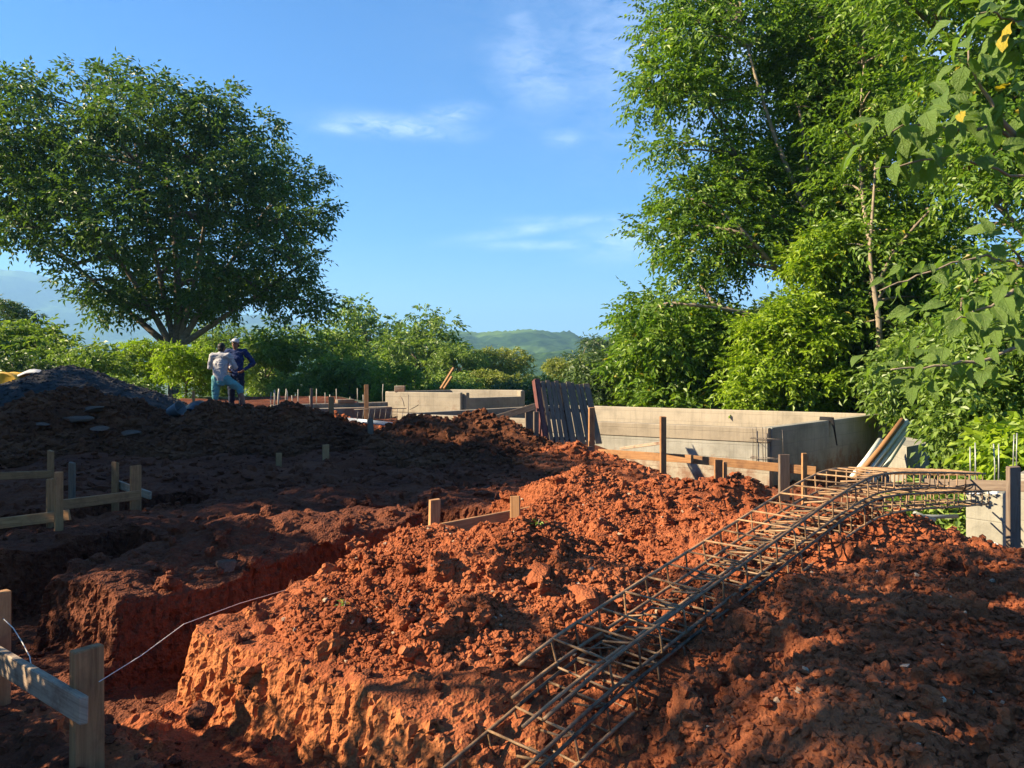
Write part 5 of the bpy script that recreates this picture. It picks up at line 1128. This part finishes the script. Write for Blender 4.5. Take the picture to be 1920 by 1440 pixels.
bush('leafy_bush', 'dark green hedge bush behind the leaning pallet', [(1105, 690), (1180, 680), (1230, 700), (1230, 775), (1100, 770)], (25, 27), (0.6, 0.9), 24, L_DARK, (170, 0.5, 3, (0.2, 0.08), 0.35), 69)

# large leaved branches close by
def vein_leaf(m_):
    t_ = NT(m_.node_tree); bs = [n_ for n_ in m_.node_tree.nodes if n_.bl_idname == 'ShaderNodeBsdfPrincipled'][0]; src = bs.inputs['Base Color'].links[0].from_socket
    sp2 = t_.n('ShaderNodeSeparateXYZ', i_0=t_.n('ShaderNodeTexCoord').outputs['UV']); a_ = t_.math('ABSOLUTE', sp2.outputs[0])
    rib = t_.ramp(a_, [(0.0, 1.0), (0.07, 0.0)]); sv = t_.math('FRACT', t_.math('SUBTRACT', t_.math('MULTIPLY', sp2.outputs[1], 7.0), t_.math('MULTIPLY', a_, 2.2)))
    vein = t_.ramp(t_.math('ABSOLUTE', t_.math('SUBTRACT', sv, 0.5)), [(0.0, 1.0), (0.10, 0.0)]); both = t_.math('MAXIMUM', rib, t_.math('MULTIPLY', vein, 0.6))
    blot = t_.ramp(t_.noise(t_.n('ShaderNodeTexCoord').outputs['Object'], 5.0, 5, 0.65), [(0.35, 0.0), (0.7, 1.0)])
    c_ = t_.mix(t_.math('MULTIPLY', both, 0.28), t_.mix(t_.math('MULTIPLY', blot, 0.4), src, t_.mix(1.0, src, (0.6, 0.75, 0.7), 'MULTIPLY')), (0.24, 0.30, 0.10)); t_.set(bs.inputs['Base Color'], c_)
    bu = t_.n('ShaderNodeBump', i_Strength=0.6, i_Distance=0.02, i_Height=t_.math('SUBTRACT', blot, both)); t_.set(bs.inputs['Normal'], bu.outputs[0])
vein_leaf(L_LARGE); vein_leaf(L_LARGEY)
def large_leaves():
    def leaf_mesh(seed, mat):
        r = random.Random(seed); nt, ns = 8, 5; V = []; L = 1.0; wid = r.uniform(0.46, 0.66); curl = r.uniform(0.2, 0.85); fold = r.uniform(0.10, 0.55); wave = r.uniform(0.02, 0.06)
        for i in range(nt):
            t_ = i / (nt - 1); w = wid * 0.5 * (math.sin(math.pi * min(1, t_ ** 0.72 * 0.97 + 0.03)) ** 0.8) * (1 if t_ < 0.85 else 0.9)
            for j in range(ns):
                a = (j / (ns - 1)) * 2 - 1; V.append((a * w, t_ * L - 0.05 * (1 - abs(a)) * (t_ < 0.05), abs(a) * fold * w - curl * t_ * t_ * 0.6 + wave * math.sin(t_ * 14 + a * 3) * abs(a)))
        i = np.arange(nt * ns).reshape(nt, ns); q = np.stack((i[:-1, :-1], i[:-1, 1:], i[1:, 1:], i[1:, :-1]), 2).reshape(-1, 4)
        me = mesh_np('leaf', V, q, mat, True); uvl = me.uv_layers.new(name='blade'); li = np.empty(len(me.loops), np.int32); me.loops.foreach_get('vertex_index', li)
        uvc = np.stack((np.tile(np.linspace(-1, 1, ns), nt), np.repeat(np.linspace(0, 1, nt), ns)), 1); uvl.data.foreach_set('uv', uvc[li].astype(np.float32).ravel()); return me
    LM = [leaf_mesh(k, L_LARGE) for k in range(7)]; LY = leaf_mesh(9, L_LARGEY)
    base = W(2130, 1000, 6.9); base[2] = -0.5
    T = thing('large_leaved_tree', 'near tree reaching in with branches of large heart shaped leaves', 'tree', base)
    tp = np.array([base, W(2120, 600, 6.9), W(2095, 250, 6.8), W(2080, -100, 6.8)]) - base
    e = tube_geo(tp, (0.12, 0.10, 0.085, 0.06), 12); link('trunk', mesh_np('trunk', e[0], e[1], M_BARKP, True), T)
    r = np.random.default_rng(77)
    LIMBS = [([(2100, 380, 6.8), (1990, 320, 6.6), (1920, 262, 6.5), (1872, 215, 6.4), (1838, 165, 6.35), (1815, 90, 6.3)], 0.040, 46, 0.22, 1.0),
             ([(1940, 280, 6.5), (1860, 238, 6.4), (1780, 240, 6.3), (1700, 232, 6.2), (1650, 262, 6.2)], 0.018, 54, 0.20, 1.0),
             ([(1990, 320, 6.6), (1900, 330, 6.5), (1800, 290, 6.3), (1720, 300, 6.2), (1640, 318, 6.2)], 0.014, 26, 0.18, 0.9),
             ([(2090, 120, 6.8), (1980, 70, 6.6), (1900, 40, 6.5), (1840, 20, 6.4)], 0.030, 44, 0.26, 1.15),
             ([(2110, 620, 6.9), (1980, 560, 6.8), (1930, 500, 6.7), (1880, 450, 6.7)], 0.030, 30, 0.24, 1.0),
             ([(1980, 560, 6.8), (1900, 545, 6.7), (1840, 580, 6.6), (1790, 600, 6.5)], 0.022, 36, 0.22, 1.0),
             ([(2110, 640, 6.9), (1960, 628, 6.7), (1840, 678, 6.5), (1740, 690, 6.4), (1670, 690, 6.3)], 0.022, 44, 0.20, 0.95),
             ([(1930, 500, 6.7), (1850, 480, 6.8), (1740, 510, 6.7), (1650, 545, 6.7)], 0.013, 26, 0.16, 0.75)]
    for pts, rad, n, spread, sc_ in LIMBS:
        P = np.array([W(*p) for p in pts]) - base; k = len(P); tt = np.linspace(0, 1, 16); Q = np.stack([np.interp(tt, np.linspace(0, 1, k), P[:, a]) for a in range(3)], 1)
        Q[1:] += r.normal(0, 0.012, (15, 3)); e = tube_geo(Q, np.linspace(rad, 0.006, 16), 8); limb = link('limb', mesh_np('limb', e[0], e[1], M_BARKP, True), T)
        for j in range(n):
            u_ = 0.30 + 0.70 * r.random() ** 0.8; i0 = min(14, int(u_ * 15)); f_ = u_ * 15 - i0; p = Q[i0] * (1 - f_) + Q[i0 + 1] * f_
            off = r.normal(0, 1, 3) * np.array((spread, spread * 1.1, spread * 0.55)) * 0.75; off[2] = off[2] + 0.02; p = p + off
            ax = np.array((Q[i0 + 1] - Q[i0])); ax /= np.linalg.norm(ax)
            dirv = unit(off * np.array((1, 1, 0.3)) / spread * 0.8 + ax * 0.5 + np.array((0, 0, -0.6)) + r.normal(0, 0.45, 3)); up = unit(np.array((-0.35, -0.35, 0.9)) + r.normal(0, 0.35, 3))
            xv = unit(np.cross(dirv, up)); zv = np.cross(xv, dirv); s_ = sc_ * r.uniform(0.14, 0.25)
            o = link('leaf', LY if r.random() < 0.02 else LM[r.integers(7)], limb); M = Matrix((Vector(xv), Vector(dirv), Vector(zv))).transposed().to_4x4() @ Matrix.Scale(s_, 4); M.translation = Vector(p); o.matrix_local = M
large_leaves()

# middle distance trees: a few kinds, each then copied
def kind_tree(name, leaf, seed, shape='round', dens=36, lw=(0.36, 0.15), n=34, K=3, cat='tree'):
    r = np.random.default_rng(seed); cl = []; rad = []
    H = 8.0
    while len(cl) < n:
        v = unit(r.normal(0, 1, 3)) * (0.45 + 0.55 * r.random() ** 0.5)
        if shape == 'round': p = np.array((v[0] * 3.6, v[1] * 3.6, 5.0 + v[2] * 2.9))
        elif shape == 'tall': p = np.array((v[0] * 2.7, v[1] * 2.7, 5.4 + v[2] * 4.2))
        elif shape == 'high': p = np.array((v[0] * 4.4, v[1] * 4.4, 7.2 + v[2] * 0.8))
        elif shape == 'flat': p = np.array((v[0] * 4.6, v[1] * 4.2, 5.6 + v[2] * 1.9))
        else: p = np.array((v[0] * 3.4, v[1] * 3.2, 3.0 + v[2] * 2.8))
        p += r.normal(0, 0.35, 3)
        if all(np.linalg.norm(p - q) > 0.85 for q in cl) or r.random() < 0.05: cl.append(p); rad.append(r.uniform(0.75, 1.35) if shape != 'high' else r.uniform(1.5, 2.4))
    tz = 4.5 if shape != 'bush' else 2.0
    T = tree(name, 'tree', (0, 0, 0), [(0, 0, -1.0), (0.1, 0, tz * 0.5), (0, 0.1, tz)], [([(0, 0, tz * 0.55), (1.0, 0.3, tz * 0.9), (2.2, 0.6, tz + 1.2)], 0.1), ([(0, 0, tz * 0.6), (-0.9, 0.2, tz), (-2.0, -0.5, tz + 1.3)], 0.1), ([(0, 0, tz * 0.8), (0.1, -0.8, tz + .8), (0.3, -1.2, tz + 2)], 0.08)], cl, rad, leaf, (dens, 0.5, K, lw, 0.25), M_BARK, cat, None, 0.2, True, seed, 0.05)
    return T
KT = {'mid': kind_tree('leafy_tree', L_MID, 101, 'round'), 'olive': kind_tree('leafy_tree', L_OLIVE, 102, 'flat'), 'dark': kind_tree('leafy_tree', L_DARK, 103, 'round', 38), 'tall': kind_tree('leafy_tree', L_MID, 104, 'tall'), 'bright': kind_tree('leafy_tree', L_BRIGHT, 105, 'bush', 40), 'bush': kind_tree('leafy_tree', L_MID, 106, 'bush', 40), 'feather': kind_tree('leafy_tree', L_FEATHER, 107, 'round', 36), 'sparse': kind_tree('leafy_tree', L_FEATHER, 108, 'high', 1, (0.5, 0.22), 20)}
EXT = {'mid': (3.9, 8.3), 'olive': (4.8, 7.9), 'dark': (3.9, 8.3), 'tall': (3.2, 10.0), 'bright': (3.8, 6.4), 'bush': (3.8, 6.4), 'feather': (3.9, 8.3)}
used = set()
def plant(kind, px, ytop, wpx, d, label, rz=0.0, group='trees of the wooded belt', zbase=None, name=None):
    """a tree whose crown is wpx wide at px and tops out at ytop, standing at distance d"""
    hw, ht = EXT[kind]; s = (wpx / 2) / F * d / hw; top = Z(ytop, d); x = (px - 960) / F * d
    if zbase is None: zbase = top - ht * s
    sz = max(0.3, (top - zbase) / ht); loc = (x, d, zbase); src = KT[kind]
    if kind not in used:
        used.add(kind); o = src; o.location = loc; o.scale = (s, s, sz); o.rotation_euler = (0, 0, rz); o['label'] = label; o['group'] = group
    else: o = copy_tree(src, loc, s, rz, label, group, sz)
    return o
G = 'trees of the wooded belt'
for (kind, px, yt, w, d, lab, rz) in (
    ('bush', 70, 585, 250, 33, 'round green tree behind the gravel pile', 0.4), ('dark', 5, 555, 110, 46, 'dark tree top left of the big round tree', 1.0), ('mid', 160, 640, 170, 30, 'shaded green tree right behind the gravel pile', 2.0),
    ('bright', 275, 625, 130, 37, 'yellow green sunlit tree below the big round crown', 0.5), ('bright', 350, 640, 120, 24, 'yellow green leafy bush just left of the workers', 2.2), ('bush', 420, 690, 80, 26, 'low green bush behind the two workers', 1.0), ('bush', 225, 700, 120, 26, 'dark low bush left of the yellow green one', 2.6),
    ('mid', 430, 600, 150, 48, 'dark tree showing beneath the right of the big crown', 0.3), ('mid', 500, 632, 130, 41, 'green tree right of the workers', 1.7), ('mid', 575, 592, 240, 44, 'broad dark green tree behind the low foundation wall', 0.9), ('bush', 640, 660, 170, 37, 'dense green tree behind the starter bars', 2.4),
    ('tall', 680, 545, 175, 66, 'tall pale green tree with a rounded top in the wooded belt', 0.2), ('tall', 785, 563, 170, 60, 'tall branching tree left of the hazy ridge', 1.4), ('mid', 735, 632, 130, 62, 'mid green tree between the two tall ones', 2.9), ('mid', 862, 640, 100, 57, 'dark green tree at the edge of the hazy ridge', 0.7),
    ('feather', 748, 682, 110, 34, 'bright leafy tree just left of the concrete basin', 1.9), ('olive', 940, 648, 130, 62, 'olive tree with layered crown behind the basin', 0.1), ('olive', 915, 690, 120, 48, 'small olive tree above the basin rim', 2.0), ('mid', 860, 690, 120, 46, 'green tree behind the leaning pale poles', 0.8),
    ('olive', 1065, 668, 120, 58, 'spreading olive tree behind the pallet top', 1.2), ('dark', 1122, 628, 110, 80, 'round dark tree standing up against the ridge', 0.0), ('mid', 1175, 660, 150, 52, 'green tree left of the feathery thicket', 2.3), ('olive', 1010, 700, 130, 44, 'low olive tree left of the pallet', 2.7),
    ('bush', 1130, 700, 150, 33, 'green shrub tree right of the pallet', 0.6), ('mid', 560, 690, 150, 36, 'dark shrub tree behind the low wall', 1.1), ('bush', 830, 708, 130, 36, 'low green tree behind the basin rim', 3.0), ('dark', 975, 712, 120, 34, 'dark low tree between basin and pallet', 1.6),
    ('dark', 1290, 560, 260, 31, 'dark tree filling the thicket behind the tank wall', 0.4), ('dark', 1480, 560, 260, 31, 'dark tree deep in the thicket behind the bright bush', 1.3), ('dark', 1660, 520, 280, 29, 'dark tree deep in the thicket behind the thin trunk', 2.1), ('dark', 1850, 480, 320, 25, 'dark tree deep in the thicket behind the large leaves', 0.9), ('bush', 1960, 600, 300, 20, 'green shrub deep behind the pier', 1.9), ('dark', 30, 660, 180, 27, 'dark bush behind the yellow drum', 0.2), ('mid', 1780, 700, 180, 19, 'shaded green shrub behind the glossy bush', 1.2)):
    plant(kind, px, yt, w, d, lab, rz, G)

# trees standing outside the view to the left and behind, whose shade falls over the site
SH = 'shade trees beside the site'
def shade(kind, x, y, s, rz, label, sz=None, z=0.0): return copy_tree(KT[kind], (x, y, z), s, rz, label, SH, sz)
SD = np.array((SUN_H.x, SUN_H.y)); SQ = np.array((SUN_H.y, -SUN_H.x))
def by_ray(q, t_): return SQ * q + SD * t_                # q: across the sunbeams, t: towards the sun
shade_i = 0
for (kind, q, t_, s_, sz, lab) in (('dark', 9.0, 14.0, 0.64, 1.0, None), ('bush', 8.4, 16.5, 0.5, 1.3, None), ('mid', 11.6, 15.0, 0.75, 1.0, None), ('dark', 14.2, 15.5, 0.62, 0.94, None), ('bush', 10.4, 17.5, 0.7, 1.45, None), ('bush', 13.0, 18.0, 0.7, 1.4, None), ('mid', 16.8, 15.5, 0.5, 0.82, None), ('bush', 15.8, 18.0, 0.6, 1.2, None),
        ('dark', 5.5, 6.0, 0.25, 0.345, 'added unseen slim shrub tree keeping sun off the second earth block'), ('bush', 3.05, 2.9, 0.16, 0.225, 'added unseen waist high shrub keeping sun off the near batter board'),  # unseen shrubs, added to block sun from the second block and batter board
        ('sparse', 3.15, 3.3, 0.21, 0.475, 'added unseen thin leaved tree dappling the right heap, nearest the batter board'), ('sparse', 2.3, 3.9, 0.20, 0.47, 'added unseen thin leaved sapling deepening the dapples of the right heap'), ('sparse', 2.9, 4.7, 0.20, 0.53, 'added unseen sapling between the young trees, deepening the dapples further'), ('sparse', 1.35, 5.0, 0.30, 0.50, 'added unseen thin leaved tree shading the near foot of the right heap'), ('sparse', 0.6, 8.0, 0.45, 0.66, 'wide flat crowned tree with thin foliage behind the near bank')):  # unseen young trees and saplings added to dapple the right heap
    p = by_ray(q, t_); shade_i += 1; sz = sz * 1.23
    if kind == 'sparse' and 'sparse' not in used:
        used.add('sparse'); o = KT['sparse']; o.location = (p[0], p[1], 0); o.scale = (s_, s_, sz); o['label'] = lab; o['group'] = SH
    else: shade(kind, p[0], p[1], s_, shade_i * 0.9, lab or 'leafy shade tree beside the left edge of the excavation', sz)
